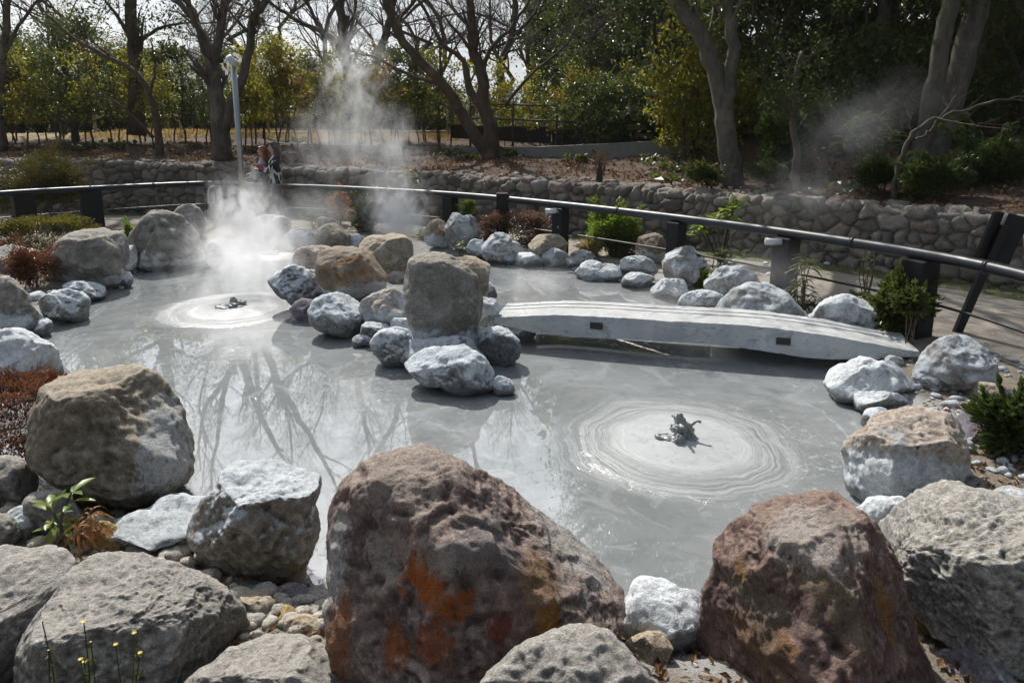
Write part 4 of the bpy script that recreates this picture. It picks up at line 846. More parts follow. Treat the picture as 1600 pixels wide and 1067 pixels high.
def crown_pts(rng, n, clumps, rad, zc, zr, sig):
    v = norm_rows(rng.normal(0, 1, (clumps, 3))) * (rng.uniform(.25, 1, (clumps, 1)) ** .5); c = v * np.array([rad, rad, zr]) + np.array([0, 0, zc]); c *= 1
    s_ = sig * rng.uniform(.6, 1.4, clumps); k = rng.randint(0, clumps, n); return c[k] + rng.normal(0, 1, (n, 3)) * s_[k][:, None] * np.array([1, 1, .55]), c
def traced_tree(label, base, limbs, bark, seed, lev=3, kids=(8, 6, 5), ext=2.6, d=None, cat='tree', name='bare_tree', dens=1.0, thick=.02, group=None, flare=1.35, leafs=None, cap=None):
    rng = np.random.RandomState(seed); b0 = G(*base) if d is None else ony(base[0], base[1], d); b0[2] = gz1(b0[0], b0[1]) if d is None else b0[2]
    D = b0[1]; out = []
    for k, (px, w0, w1, dy) in enumerate(limbs):
        P = np.array([ony(x, y, D) for x, y in px]); P[:, 1] += np.linspace(0, dy, len(P)); P = np.array([CAM + (p_ - CAM) * 1.0 for p_ in P])
        if k == 0: P[0] = b0 - np.array([0, 0, .12])
        P = catmull(P, 5); P[1:] += rng.normal(0, .012, P[1:].shape)
        n = len(P); R = np.linspace(w0, w1, n) * D / FPX * .5 * 1.02
        if k == 0: R *= 1 + (flare - 1) * np.exp(-np.arange(n) / 2.2)
        out.append((P, R, 0)); L = np.linalg.norm(np.diff(P, axis=0), axis=1).sum()
        if lev: sprout(rng, P, R * .75, min(L, 3.0) * .75, 0, lev, out, [int(q * dens + .5) for q in kids], lo=.4)
        if ext and lev and px[-1][1] < 60: grow(rng, P[-1], norm(P[-1] - P[-3]), ext, R[-1], 0, lev, out, [int(q * dens + .5) for q in kids])
    o = empty(name, tuple(b0), label, cat, group); tree_mesh(out, o, tuple(b0), bark, thick)
    if leafs:
        mat, n, size, spreadr, zlo = leafs; tips = np.concatenate([p_[len(p_) // 2:] for p_, r_, l_ in out if l_ >= 1]); tips = tips[tips[:, 2] > zlo]
        c = tips[rng.randint(0, len(tips), n)] + rng.normal(0, spreadr, (n, 3))
        if cap:
            c2, _ = crown_pts(rng, cap[5], 70, cap[3], cap[2], cap[4], .32); c2[:, 0] += cap[0]; c2[:, 1] += cap[1]; c = np.vstack([c, c2[c2[:, 2] > 4.35]])
        V, F = leaf_geo(rng, c, size); mesh('crown', V, F, LM[mat], o, tuple(b0), shade=False)
    return o
traced_tree('big forked grey bare tree just left of the lamp post', (347, 249), [
    ([(347, 249), (344, 200), (338, 150), (331, 102)], 27, 20, 0), ([(332, 108), (315, 60), (288, 25), (255, -10)], 13, 8, .6), ([(316, 62), (303, 20), (292, -25)], 9, 7, -.3),
    ([(333, 106), (342, 50), (348, 0), (352, -40)], 14, 10, .2), ([(349, 222), (362, 165), (380, 130), (396, 78), (404, 35), (424, 8), (440, -30)], 15, 9, -.5), ([(403, 40), (397, 10), (394, -30)], 7, 5, .3)], 'grey', 1, dens=1.0)
traced_tree('thin brown bare tree leaning left over the wall', (250, 243), [([(250, 243), (244, 192), (232, 150), (205, 112), (155, 85), (105, 58), (60, 20)], 11, 4, .3), ([(240, 216), (220, 190), (190, 160), (150, 140)], 6, 2, -.4), ([(232, 150), (238, 110), (225, 60)], 5, 2, .3)], 'brown', 2, lev=2, ext=0, kids=(7, 5, 4))
traced_tree('bare grey tree trunk cut off by the left frame edge', (0, 236), [([(0, 236), (-2, 150), (8, 60), (14, -20)], 13, 9, 0), ([(6, 80), (30, 30), (60, -20)], 6, 3, .3)], 'grey', 3, thick=.002, lev=2, kids=(7, 6, 4))
traced_tree('twin-stemmed bare tree rising from the leaf litter in mid-picture', (766, 246), [
    ([(768, 247), (768, 205), (757, 170), (752, 112), (738, 75), (736, 30), (731, -30)], 24, 10, 0), ([(766, 244), (740, 210), (718, 170), (694, 134), (660, 100), (627, 60), (611, 20), (598, -25)], 20, 9, -.3),
    ([(692, 134), (640, 118), (590, 92), (545, 80)], 7, 2, -.4), ([(757, 182), (735, 140), (722, 95), (690, 66), (665, 20)], 11, 5, .5), ([(752, 115), (770, 70), (800, 40), (830, -10)], 8, 4, .5), ([(790, 165), (830, 115), (880, 75), (912, 25)], 6, 2, .4)], 'brown', 4, dens=1.0)
traced_tree('bare tree standing behind the twin-stemmed one, by the bamboo fence', (788, 188), [([(788, 188), (784, 140), (783, 100), (798, 60), (805, 10), (800, -30)], 14, 7, 0), ([(783, 102), (768, 60), (765, 10)], 7, 4, .4), ([(797, 62), (830, 30), (850, -10)], 6, 3, -.4)], 'grey', 5, d=22.0, kids=(8, 7, 5))
traced_tree('dark bare tree behind the highest steam wisp', (543, 190), [([(545, 190), (545, 130), (536, 60), (531, -20)], 17, 11, 0), ([(540, 95), (510, 55), (450, 25), (400, -10)], 9, 4, .5), ([(541, 90), (500, 40), (480, -10)], 7, 4, -.5), ([(545, 70), (546, 0)], 6, 4, .8)], 'grey', 6, d=20.5, kids=(8, 7, 5))
traced_tree('bare tree with reddish bark right of the highest steam wisp', (583, 190), [([(585, 190), (588, 100), (598, 70), (612, 20), (618, -20)], 15, 8, 0), ([(588, 80), (575, 55), (545, 20)], 6, 3, .5), ([(605, 45), (640, 15), (670, -20)], 7, 3, -.5)], 'brown', 7, d=22.5, kids=(8, 7, 5))
traced_tree('massive leaning trunk on the wall top, tallest tree of the slope', (1146, 291), [
    ([(1144, 291), (1140, 240), (1133, 180), (1122, 115), (1104, 62), (1080, 25), (1050, -25)], 32, 21, .2), ([(1134, 172), (1143, 105), (1142, 50), (1126, -20)], 21, 15, -.1)], 'moss', 8, lev=2, kids=(4, 4, 4), ext=3.0, name='leafy_tree', leafs=('mid', 5200, .075, .22, 3.2), cap=(3.2, 10.8, 7.2, 3.0, 2.6, 15000))
traced_tree('pair of smooth slanting grey trunks growing from one foot on the slope', (1448, 260), [
    ([(1460, 263), (1486, 172), (1510, 96), (1538, 0), (1552, -50)], 36, 31, .2), ([(1434, 260), (1449, 172), (1465, 86), (1481, 0), (1490, -50)], 26, 23, -.1)], 'moss', 9, lev=2, kids=(1, 3, 4), ext=3.2, name='leafy_tree', flare=1.1, leafs=('dark', 6000, .085, .25, 4.0))
traced_tree('crooked branchless trunk leaning left on the slope behind the leafy plant', (1416, 172), [([(1416, 172), (1398, 110), (1372, 76), (1345, 58)], 17, 9, .2)], 'moss', 10, lev=2, kids=(5, 4, 4), ext=0, name='leafy_tree', leafs=('mid', 3000, .08, .25, 3.0))
traced_tree('slim straight tree with a small dark crown on the wall top', (1247, 298), [([(1247, 298), (1242, 225), (1240, 150), (1252, 80)], 12, 6, 0), ([(1242, 205), (1262, 185), (1280, 170)], 4, 2, .2), ([(1241, 190), (1225, 170), (1205, 160)], 4, 2, -.2)], 'grey', 12, lev=2, kids=(6, 4, 4), ext=0, name='leafy_tree', leafs=('dark', 2600, .06, .14, 2.2))
traced_tree('curved brown trunk near the frame edge, uphill of the slanting pair', (1546, 208), [([(1546, 208), (1550, 165), (1530, 115), (1536, 60), (1528, 0)], 19, 12, 0)], 'brown', 13, lev=2, kids=(5, 4, 4), ext=2, name='leafy_tree', leafs=('mid', 3500, .08, .25, 3.0))
traced_tree('small bare crooked shrub tree reaching right across the slanting trunks', (1393, 312), [([(1393, 314), (1402, 262), (1418, 216), (1446, 190), (1492, 176), (1560, 156), (1620, 146)], 9, 2, -.2), ([(1419, 216), (1442, 214), (1470, 190), (1500, 150)], 4, 1.5, .1), ([(1425, 205), (1420, 170), (1400, 150)], 3, 1, .1)], 'grey', 14, lev=2, kids=(6, 4, 3), ext=0, flare=1.1)
traced_tree('thick dark trunk with evergreen leaves high above the hedge row', (213, 205), [([(213, 205), (213, 120), (208, 60), (202, -20)], 21, 15, 0), ([(210, 75), (240, 45), (275, 35)], 7, 3, .3), ([(209, 70), (190, 30), (170, 0)], 7, 3, -.3)], 'brown', 15, d=20.0, lev=2, kids=(6, 5, 4), ext=2.5, name='leafy_tree', leafs=('dark', 2400, .12, .3, 4.6))

# generic trees: one of each kind, then copies
def make_bare(seed, H):
    rng = np.random.RandomState(seed); out = []; o = empty('bare_tree', (0, 0, 0), 'bare winter tree with a fine grey crown beyond the sapling hedge', 'tree', 'bare trees beyond the hedge')
    n = 8; P = np.array([np.array([0, 0, -.2]) + np.array([rng.normal(0, .06) * k, rng.normal(0, .06) * k, H * .62 * k / n]) for k in range(n + 1)]); R = np.linspace(.13, .06, n + 1); out.append((P, R, 0))
    sprout(rng, P, R, H * .52, 0, 3, out, (10, 7, 5), lo=.35); grow(rng, P[-1], norm(P[-1] - P[-2]), H * .45, .06, 0, 3, out, (8, 7, 5)); tree_mesh(out, o, (0, 0, 0), 'grey', .025); return o
def make_ever(seed, H, rad, z0, mat, n, clumps, leaf, label, group, sig=.34):
    rng = np.random.RandomState(seed); o = empty('evergreen_tree', (0, 0, 0), label, 'tree', group); c, cl_ = crown_pts(rng, n, clumps, rad, (H + z0) / 2, (H - z0) / 2, sig)
    out = []; P = np.array([[rng.normal(0, .05) * k, rng.normal(0, .05) * k, -.2 + H * .8 * k / 7] for k in range(8)]); out.append((P, np.linspace(.15, .05, 8), 0))
    for q in cl_[::2]:
        k = np.clip((q[2] - .8) / (H * .8) * 7, 1, 6.9); b0 = P[int(k)]; out.append((np.array([b0, (b0 + q) / 2 + rng.normal(0, .1, 3), q]), np.array([.045, .028, .01]), 1))
    tree_mesh(out, o, (0, 0, 0), 'moss', .0); V, F = leaf_geo(rng, c, leaf); mesh('crown', V, F, LM[mat], o, (0, 0, 0), shade=False); return o
def put(protos, spots, used):
    for k, (x, y, sc, rz, v) in enumerate(spots):
        o = protos[v]; loc = (x, y, gz1(x, y) - .05)
        if v not in used: used.add(v); o.location = loc; o.rotation_euler = (0, 0, rz); o.scale = (sc, sc, sc)
        else: copy_tree(o, loc, rz, sc)
rng = np.random.RandomState(44)
bt = [make_bare(s_, h_) for s_, h_ in ((101, 8.5), (102, 10), (103, 7.5))]
sp = [(-15.5, 24, 1, .3, 0), (-12, 27, 1, 1, 1), (-9.3, 25, 1, 2, 2), (-7, 29, 1, 3.3, 0), (-6.2, 24.5, .9, 4, 1), (-3.6, 26, 1, 5, 2), (-3.2, 31, 1.1, .6, 1), (-1.6, 27.5, 1, 1.5, 0), (-.2, 25.5, .9, 2.6, 2), (.9, 29, 1, 3.7, 1), (-10.5, 33, 1.1, 4.4, 1), (-14, 34, 1.1, 5.1, 0), (-5, 36, 1.2, 2.2, 0), (1.6, 35, 1.1, 5.9, 2), (-18, 28, 1, 2, 1)]
put(bt, sp, set())
WG = 'evergreen trees of the dense wood on the slope'; WLAB = 'dense dark evergreen tree in the wood on the slope'
ev = [make_ever(201, 9.5, 2.2, 1.6, 'dark', 13000, 90, .13, WLAB, WG), make_ever(202, 8.0, 1.9, 1.3, 'mid', 12000, 80, .12, WLAB, WG), make_ever(203, 11, 2.5, 2.6, 'dark', 14000, 90, .14, WLAB, WG)]
sp = [(3.6, 17.5, 1, 0, 0), (5.6, 15.8, .95, 1, 1), (7.6, 14.8, 1, 2, 2), (9.8, 14.2, 1, 3, 0), (12.2, 13.5, 1, 4, 1), (4.6, 20.5, 1.1, 5, 2), (7.0, 18.8, 1.1, .5, 0), (9.6, 18, 1.1, 1.4, 2), (12.5, 17.5, 1.1, 2.2, 0), (15, 15.5, 1, 3.1, 2), (2.6, 22.5, .8, 3.9, 1), (5.8, 24, 1.2, 4.7, 0), (9, 23, 1.2, 5.5, 2), (13, 22, 1.2, .9, 0), (17, 20, 1.2, 1.9, 1), (3.6, 27, 1.0, 2.9, 0), (20, 24, 1.3, 2.1, 2), (11.2, 11.2, .8, 2.1, 1), (8.8, 11.9, .62, 5.1, 1), (14, 11.5, 1, .2, 0)]
put(ev, sp, set())
o = make_ever(211, 5.6, 2.0, 1.0, 'mid', 11000, 80, .12, 'big bushy green tree above the hedge row near the left frame edge', None); o.location = (-13.2, 21, gz1(-13.2, 21)); o.scale = (.8, .8, .68)
o = copy_tree(o, (-15.6, 19.8, gz1(-15.6, 19.8)), 2, .75, 'bushy green tree half cut by the left frame edge behind the hedge row')
o = make_ever(212, 6.4, 2.6, .8, 'dark', 9000, 70, .2, 'dark rounded tree far behind the hedge, beside the gap with the hills', None, .5); o.location = (-19.5, 36, gz1(-19.5, 36)); o.scale = (1, 1, .7)
copy_tree(o, (2.3, 30, gz1(2.3, 30)), 1, .86, 'dark rounded treetop standing against the sky left of the cedar')
copy_tree(o, (-27, 38, gz1(-27, 38)), 3, .9, 'dark rounded tree farthest to the side behind the bare trees')
o = make_ever(213, 13, 1.7, 1.5, 'cedar', 15000, 110, .16, 'tall narrow dark cedar with a brownish tinge in mid-slope', None, .4); o.location = (4.6, 25, gz1(4.6, 25))
# woods that close the view far up the slope
rng = np.random.RandomState(9); n = 26000
ang = rng.uniform(.02, .95, n); D = rng.uniform(28, 44, n); cx_ = np.sin(ang) * D; cy_ = np.cos(ang) * D; gh = gz(np.column_stack([cx_, cy_])); hh = rng.uniform(0, 1, n) ** .8 * (9 + 3 * perlin(np.column_stack([ang * 25, np.zeros(n), np.zeros(n)])))
a2 = rng.uniform(-.75, .05, 9000); D2 = rng.uniform(46, 60, 9000); h2 = rng.uniform(0, 1, 9000) * (2.6 + 1.6 * perlin(np.column_stack([a2 * 30, np.ones(9000), np.zeros(9000)])))
c = np.concatenate([np.column_stack([cx_, cy_, gh + hh]), np.column_stack([np.sin(a2) * D2, np.cos(a2) * D2, 1.6 + h2])])
V, F = leaf_geo(rng, c, .55, .6); struct(mesh('woods', V, F, LM['dark'], shade=False), 'stuff')

# row of slender saplings along the upper path
def make_sapling(seed, mat):
    rng = np.random.RandomState(seed); o = empty('sapling', (0, 0, 0), 'slender leafy sapling with a thin bare stem on the wooded terrace', 'sapling', 'saplings on the terrace'); out = []
    P = np.array([[rng.normal(0, .02) * k, rng.normal(0, .02) * k, -.1 + .33 * k] for k in range(8)]); out.append((P, np.linspace(.026, .010, 8), 0)); tips = []
    for k in range(16):
        q = P[rng.randint(2, 8)]; dv = norm(np.array([rng.normal(), rng.normal(), rng.uniform(.3, 1.4)])); e = q + dv * rng.uniform(.25, .6); out.append((np.array([q, (q + e) / 2 + rng.normal(0, .02, 3), e]), np.array([.008, .006, .004]), 1)); tips += [q * (1 - f) + e * f for f in (.45, .65, .85, 1)]
    tips = np.array(tips); c = tips[rng.randint(0, len(tips), 900)] + rng.normal(0, .10, (900, 3)); c = c[c[:, 2] > .72]
    tree_mesh(out, o, (0, 0, 0), 'brown', .0); V, F = leaf_geo(rng, c, .105, .5); mesh('crown', V, F, LM[mat], o, (0, 0, 0), shade=False); return o
sa = [make_sapling(301, 'yellow'), make_sapling(302, 'yellow'), make_sapling(303, 'orange'), make_sapling(304, 'mid')]
rng = np.random.RandomState(17); sp = []
for px in np.arange(-10, 1080, 17.0):
    x = px + rng.normal(0, 4); d = 19.3 + rng.uniform(-.9, 1.4) - (0.5 if px > 700 else 0); sc = 1.0 + rng.normal(0, .1) - (.25 if px > 760 else 0); v = rng.choice([0, 1, 2, 3], p=[.4, .3, .12, .18] if px > 220 else [.2, .2, .4, .2])
    if 690 < px < 860 and rng.rand() < .45: continue
    sp.append(((x - 800) * d / 1067, d, sc, rng.uniform(0, 6), v))
for k in range(16): px = rng.uniform(0, 700); d = rng.uniform(20.5, 22.5); sp.append(((px - 800) * d / 1067, d, 1.1, rng.uniform(0, 6), rng.choice([0, 1, 3])))
for k in range(16): px = 1060 + k * 34 + rng.uniform(-10, 10); d = rng.uniform(12.6, 16.5); sp.append(((px - 800) * d / 1067, d, rng.uniform(.8, 1.3), rng.uniform(0, 6), rng.choice([0, 3, 3, 3])))
put(sa, sp, set())

def bush(label, bx, mat, n, leaf, zb=None, depth=.9, stems=10, name='shrub', cat='shrub', shell=.5, aspect=.45, box=2.0, seed=None, d=None, dome=True, clump=.12, updir=.6):
    x0, y0, x1, y1 = bx; xc = (x0 + x1) / 2; n = int(n * 1.8); rng = np.random.RandomState(seed or int(x0 * 7 + y0 * 13) % 9999)
    b0 = (onz(xc, y1, zb) if zb is not None else G(xc, y1)) if d is None else ony(xc, y1, d)
    k = np.linalg.norm(b0 - CAM) / FPX; wd = (x1 - x0) * k; ht = (y1 - y0) * k * 1.04; dp = wd * depth; b0 = b0 + np.array([0, dp * .35, 0])
    g0 = gz1(b0[0], b0[1]); 
    v = norm_rows(rng.normal(0, 1, (n, 3)))
    if box < 2.5:
        M = 9; lc = norm_rows(rng.normal(0, 1, (M, 3))) * rng.uniform(.25, .72, (M, 1)); lr = rng.uniform(.36, .62, M); k_ = rng.randint(0, M, n); vv = lc[k_] + v * lr[k_][:, None] * rng.uniform(shell, 1, (n, 1))
        sh = rng.rand(n) < .07; vv[sh] = norm_rows(lc[k_[sh]] + np.array([0, 0, .3])) * rng.uniform(.6, 1.35, (sh.sum(), 1)) + rng.normal(0, .05, (sh.sum(), 3)); v0 = vv
    v = np.sign(v) * np.abs(v) ** (2 / box); v /= np.maximum(1e-6, (np.abs(v) ** box).sum(1) ** (1 / box))[:, None]; v *= rng.uniform(shell, 1, (n, 1))
    lump = 1 + clump * 2 * perlin(v * 2.6 + seed_off(x0)); v = v * lump[:, None]
    if box < 2.5: v = v0
    c = np.column_stack([v[:, 0] * wd / 2, v[:, 1] * dp / 2, ht * (.5 + v[:, 2] * .5)]) + b0
    o = empty(name, tuple(b0), label, cat); V, F = leaf_geo(rng, c, leaf, aspect, axis=norm_rows(v * np.array([1, 1, .6])) + np.array([0, 0, .45]), updir=updir); mesh('foliage', V, F, LM[mat], o, tuple(b0), shade=False)
    if stems:
        mb = MB()
        for _ in range(stems):
            e = c[rng.randint(0, n)]; st = b0 + np.array([rng.normal(0, wd * .08), rng.normal(0, dp * .08), -.05]); st[2] = min(g0 - .03, b0[2]); mb.tube(np.array([st, (st * .5 + e * .5) + np.array([0, 0, ht * .08]), e]), [max(.004, ht * .012), max(.003, ht * .008), .002], 5)
        mb.build('stems', BK['twig'], o, tuple(b0))
    return o
def seed_off(x): return (x * .137) % 17
bush('red-leaved clipped shrub against the olive-tan boulder', (-75, 630, 68, 722), 'red', 8000, .026, .12, .8, box=3, shell=.72)
bush('small red feathery bush above the mottled frame-edge boulder', (-20, 396, 82, 458), 'red', 4600, .032, .12, .7, shell=.3, clump=.2)
bush('clipped azalea with yellow-green and rusty tips before the black posts', (0, 354, 116, 404), 'azalea', 7500, .045, .15, .6, box=3.2, shell=.7)
bush('large olive green bush between wall and railing near the frame edge', (-40, 258, 108, 352), 'olive', 8000, .065, None, .6, shell=.4, d=13.4)
bush('yellow-green tuft between the blocky and the triangular boulder', (192, 352, 214, 392), 'bright', 420, .05, .1, .9, stems=5, shell=.2)
bush('small orange nandina bush behind the round brown-grey boulder', (508, 302, 546, 352), 'rustfern', 750, .07, .15, .9, stems=8, shell=.25)
bush('dense dark green bush beside the orange one, in the steam', (540, 308, 604, 366), 'mid', 2200, .07, .12, .8)
bush('low leafy green plants in front of the brown far-bank rock', (645, 358, 694, 380), 'bright', 420, .07, .1, .7, stems=5)
bush('bronze-leaved clipped shrub under the rail beside the second post', (746, 334, 862, 390), 'bronze', 6500, .045, .12, .6, box=3, shell=.65)
bush('small fresh green azalea beside the far rail post', (716, 308, 746, 342), 'bright', 650, .05, .5, .8)
bush('tall bright leafy bush by the pond, in front of the railing', (918, 316, 1004, 408), 'bright', 5600, .06, .1, .8, shell=.25, clump=.25)
bush('dark glossy leaves at the base of the tall bright bush', (940, 365, 1000, 410), 'mid', 1500, .065, .1, .7)
bush('dry tan grass tuft left of the tall bright bush', (904, 372, 944, 408), 'straw', 900, .16, .1, .8, aspect=.07, stems=0, shell=.1, updir=0)
bush('dense green shrub at the big rail post by the bridge end', (1362, 448, 1466, 536), 'mid', 3400, .07, .12, .8, shell=.35, clump=.22)
bush('sunlit leaf sprays on top of the dense shrub by the bridge end', (1405, 456, 1462, 500), 'mid', 700, .07, .45, .7, stems=6)
bush('small pale-leaved plant between the fissured boulder and the water', (1076, 420, 1112, 456), 'bright', 320, .06, .05, .8, stems=6)
bush('dark green clump at the frame edge above the purple-grey boulder', (1552, 648, 1640, 738), 'dark', 2300, .055, .12, .9, shell=.3, clump=.25)
bush('reddish sprig on the side of the dark green clump', (1535, 640, 1580, 700), 'red', 500, .04, .14, .8, stems=6)
bush('rounded dark green bush on the terrace beyond the slim tree', (1176, 178, 1278, 286), 'dark', 7000, .07, None, .8, d=11.6)
bush('low round bush at the foot of the dark terrace bush', (1178, 250, 1238, 288), 'dark', 2200, .055, None, .8, d=10.9)
bush('loose low green shrub on the wall top beside the massive trunk', (1076, 256, 1134, 296), 'mid', 1900, .06, None, .8, d=11.2)
bush('spreading dark undergrowth bush above the wall near the frame edge', (1430, 262, 1530, 322), 'dark', 5200, .065, None, .8, d=9.0)
bush('undergrowth bush with glossy leaves on the slope at the frame edge', (1500, 215, 1640, 322), 'dark', 6500, .07, None, .7, d=9.4)
bush('small shrub left of the glossy undergrowth on the wall top', (1355, 240, 1425, 306), 'dark', 2300, .065, None, .8, d=9.7)
bush('reddish twiggy bare bush on the wall top in mid-picture', (920, 232, 955, 286), 'litter', 160, .05, None, .8, stems=60, d=12.4)
bush('yellow and orange leafed bush beyond the bamboo fence', (868, 118, 965, 212), 'yellow', 4000, .10, None, .7, d=22.5, clump=.3)
bush('olive green leafed bush beyond the bamboo fence, beside the yellow one', (955, 122, 1068, 212), 'olive', 5000, .10, None, .7, d=21.5, clump=.3)

def whorls(label, base, tips, mat, leaf, nl, zb=.12, name='leafy_plant', cat='plant', aspect=.22, d=None, droop=.25, stem_r=.009, seed=1):
    rng = np.random.RandomState(seed); b0 = onz(*base, zb) if d is None else ony(*base, d); o = empty(name, tuple(b0), label, cat); D = b0[1]; mb = MB(); Vs = MB()
    for px, py in tips:
        e = ony(px, py, D + rng.normal(0, .05)); mid = (b0 + e) / 2 + rng.normal(0, .03, 3); mid[:2] = b0[:2] * .35 + e[:2] * .65 if False else mid[:2]
        mb.tube(catmull([b0 - np.array([0, 0, .05]), mid, e], 5), np.linspace(stem_r, stem_r * .5, 11), 6)
        for k in range(nl):
            a = k * 2.4 + rng.uniform(0, .4); el = rng.uniform(-.2, .9); dv = np.array([math.cos(a) * math.cos(el), math.sin(a) * math.cos(el), math.sin(el)]); L = leaf * rng.uniform(.7, 1.15); sd_ = norm(np.cross(dv, [0, 0, 1])); nn = np.cross(sd_, dv); o0 = e - np.array([0, 0, rng.uniform(0, leaf * .6)])
            pts = []
            for u, w_ in ((0, .03), (.3, .8), (.6, 1.0), (.85, .55), (1, .0)):
                c_ = o0 + dv * L * u - np.array([0, 0, droop * L * u * u]); wv_ = sd_ * L * aspect * .5 * w_; pts += [c_ - wv_ + nn * L * .05 * w_, c_, c_ + wv_ + nn * L * .05 * w_]
            F = []
            for q in range(4):
                for s2 in (0, 1): F.append([q * 3 + s2, q * 3 + s2 + 1, q * 3 + s2 + 4, q * 3 + s2 + 3])
            Vs.add(pts, np.array(F))
    mb.build('stems', BK['twig'], o, tuple(b0)); Vs.build('foliage', LM[mat], o, tuple(b0)); return o
whorls('small green seedling with long pointed leaves between the front cobbles', (112, 872), [(112, 768), (80, 792), (88, 812), (98, 848)], 'bright', .12, 7, .1, seed=2, aspect=.3)
whorls('pale-leaved plant at the far railing, half in the steam', (583, 352), [(572, 298), (586, 290), (594, 312), (565, 322)], 'bright', .17, 9, .14, seed=3)
whorls('taller pale-leaved plant behind the thickest steam puff', (640, 345), [(636, 262), (650, 276), (622, 290), (660, 312), (612, 318), (640, 300)], 'yellow', .24, 9, .14, seed=4)
whorls('crooked little tree with yellow-green leaf tufts reaching above the rail', (1128, 412), [(1152, 312), (1142, 330), (1160, 345), (1105, 345), (1090, 356), (1118, 338), (1125, 330), (1146, 320), (1098, 350)], 'bright', .2, 15, .12, stem_r=.02, seed=5, aspect=.3)
whorls('broad-leaved plant at the foot of the crooked little tree', (1112, 425), [(1098, 402), (1118, 396), (1140, 404), (1130, 390), (1160, 395)], 'mid', .16, 10, .1, seed=6, aspect=.3)
whorls('palm-like plant with drooping leaf tiers right of the spotlight post', (1258, 490), [(1258, 402), (1250, 412), (1268, 408), (1256, 436), (1246, 442), (1256, 468), (1240, 474), (1274, 470), (1262, 462)], 'mid', .17, 14, .12, seed=7, aspect=.16, droop=.5)
whorls('thin sapling with tiny leaves rising across the far rail near the bridge end', (1352, 468), [(1352, 440), (1358, 420), (1350, 404), (1362, 390), (1356, 376), (1364, 366), (1366, 402)], 'bright', .06, 7, .14, seed=8, aspect=.4, stem_r=.007)
whorls('spiky fern-like plant at the back of the pond', (490, 362), [(488, 345), (493, 350)], 'bright', .2, 7, .08, seed=9, aspect=.14, droop=.1)
whorls('small seedling on the island beside the standing stone', (719, 396), [(716, 383), (724, 386), (720, 378)], 'bright', .07, 7, .45, seed=10, aspect=.4, stem_r=.005)
whorls('withered orange fern drooping between the front cobbles', (130, 872), [(110, 805), (120, 820), (138, 812), (128, 838), (108, 832), (142, 798), (118, 848)], 'rustfern', .09, 14, .12, seed=11, aspect=.14, droop=.9, stem_r=.004)
whorls('leafy plant with pale tiered leaves on the slope', (1362, 245), [(1330, 190), (1350, 178), (1375, 182), (1395, 198), (1340, 212), (1365, 200), (1390, 220), (1320, 210)], 'bright', .28, 10, .1, d=11.2, seed=12, aspect=.3, stem_r=.015)
whorls('tiny green weed on the mossy gravel at the bridge end', (1400, 560), [(1395, 548), (1410, 552), (1420, 558)], 'bright', .08, 8, .12, seed=13, aspect=.1, droop=.3, stem_r=.004)
whorls('little weed beside the light speckled cobble', (38, 850), [(32, 836), (44, 840)], 'bright', .05, 5, .14, seed=14, aspect=.35, stem_r=.004)
# yellow wild flowers
fb = ony(140, 1130, 1.72); D = fb[1]; o = empty('wild_flowers', tuple(fb), 'thin-stemmed yellow wild flowers in front of the big rough grey boulder', 'flowers')
rng = np.random.RandomState(6); mb = MB(); fl = MB(); lf = []
for px, py, bx_ in ((131, 972, 138), (210, 989, 203), (181, 1007, 200), (219, 1020, 205), (126, 1030, 140), (132, 1034, 142), (66, 970, 88), (142, 1003, 145), (76, 1016, 86)):
    e = ony(px, py, D + rng.normal(0, .02)); b1 = ony(bx_, 1120, D); b1[2] = fb[2]; mb.tube(catmull([b1, (b1 + e) / 2 + rng.normal(0, .008, 3), e], 5), np.linspace(.0028, .0016, 11), 5)
    for u in rng.uniform(.2, .9, 7): lf.append(b1 * (1 - u) + e * u + rng.normal(0, .006, 3))
    big = px not in (66, 76, 142); fl = MB()
    for k in range(9):
        a = k * .7; r_ = .0065 if big else .003; c_ = e + np.array([math.cos(a) * r_ * .6, math.sin(a) * r_ * .6, .002]); dv = np.array([math.cos(a), math.sin(a), .25]); sd_ = np.array([-math.sin(a), math.cos(a), 0]); fl.add([c_ - dv * r_ * .6, c_ + sd_ * r_ * .35, c_ + dv * r_ * .6, c_ - sd_ * r_ * .35], np.array([[0, 1, 2, 3]]))
    fl.build('flower', LM['flower'], o, tuple(fb))
mb.build('stems', LM['mid'], o, tuple(fb)); V, F = leaf_geo(rng, np.array(lf), .022, .3); mesh('leaves', V, F, LM['mid'], o, tuple(fb), shade=False)

# ------------------------------------------------------------------ ground cover (uncountable)
def scatter(rng, n, xr, yr, keep): 
    P = np.column_stack([rng.uniform(*xr, n), rng.uniform(*yr, n)]); return P[keep(P)]
rng = np.random.RandomState(31)
P = scatter(rng, 90000, (-15, 11), (7.5, 20), lambda P: (wall_side(P)[0] > .4) & (rng.rand(len(P)) < smooth(-.3, .5, perlin(np.column_stack([P * .8, np.zeros(len(P))]))) * .8 + .12))
P2 = scatter(rng, 26000, (-3, 3.2), (1.6, 4.5), lambda P: (pond_sd(P) > .12) & (rng.rand(len(P)) < .35))
c = np.vstack([np.column_stack([P, gz(P) + .02]), np.column_stack([P2, gz(P2) + .012])]); sz_ = np.concatenate([np.full(len(P), .085), np.full(len(P2), .045)])
V, F = leaf_geo(rng, c, sz_[:, None] if False else 1.0, .5, updir=1.6)
V = (V.reshape(-1, 4, 3) - c[:, None]) * sz_[:, None, None] + c[:, None]; struct(mesh('fallen_leaves', V.reshape(-1, 3), F, LM['litter'], shade=False), 'stuff')
P = scatter(rng, 60000, (-15, 9), (4, 15.5), lambda P: (lambda b_: (b_ > -.62) & (b_ < -.05))(wall_side(P)[0])); c = np.column_stack([P, gz(P) + .02])
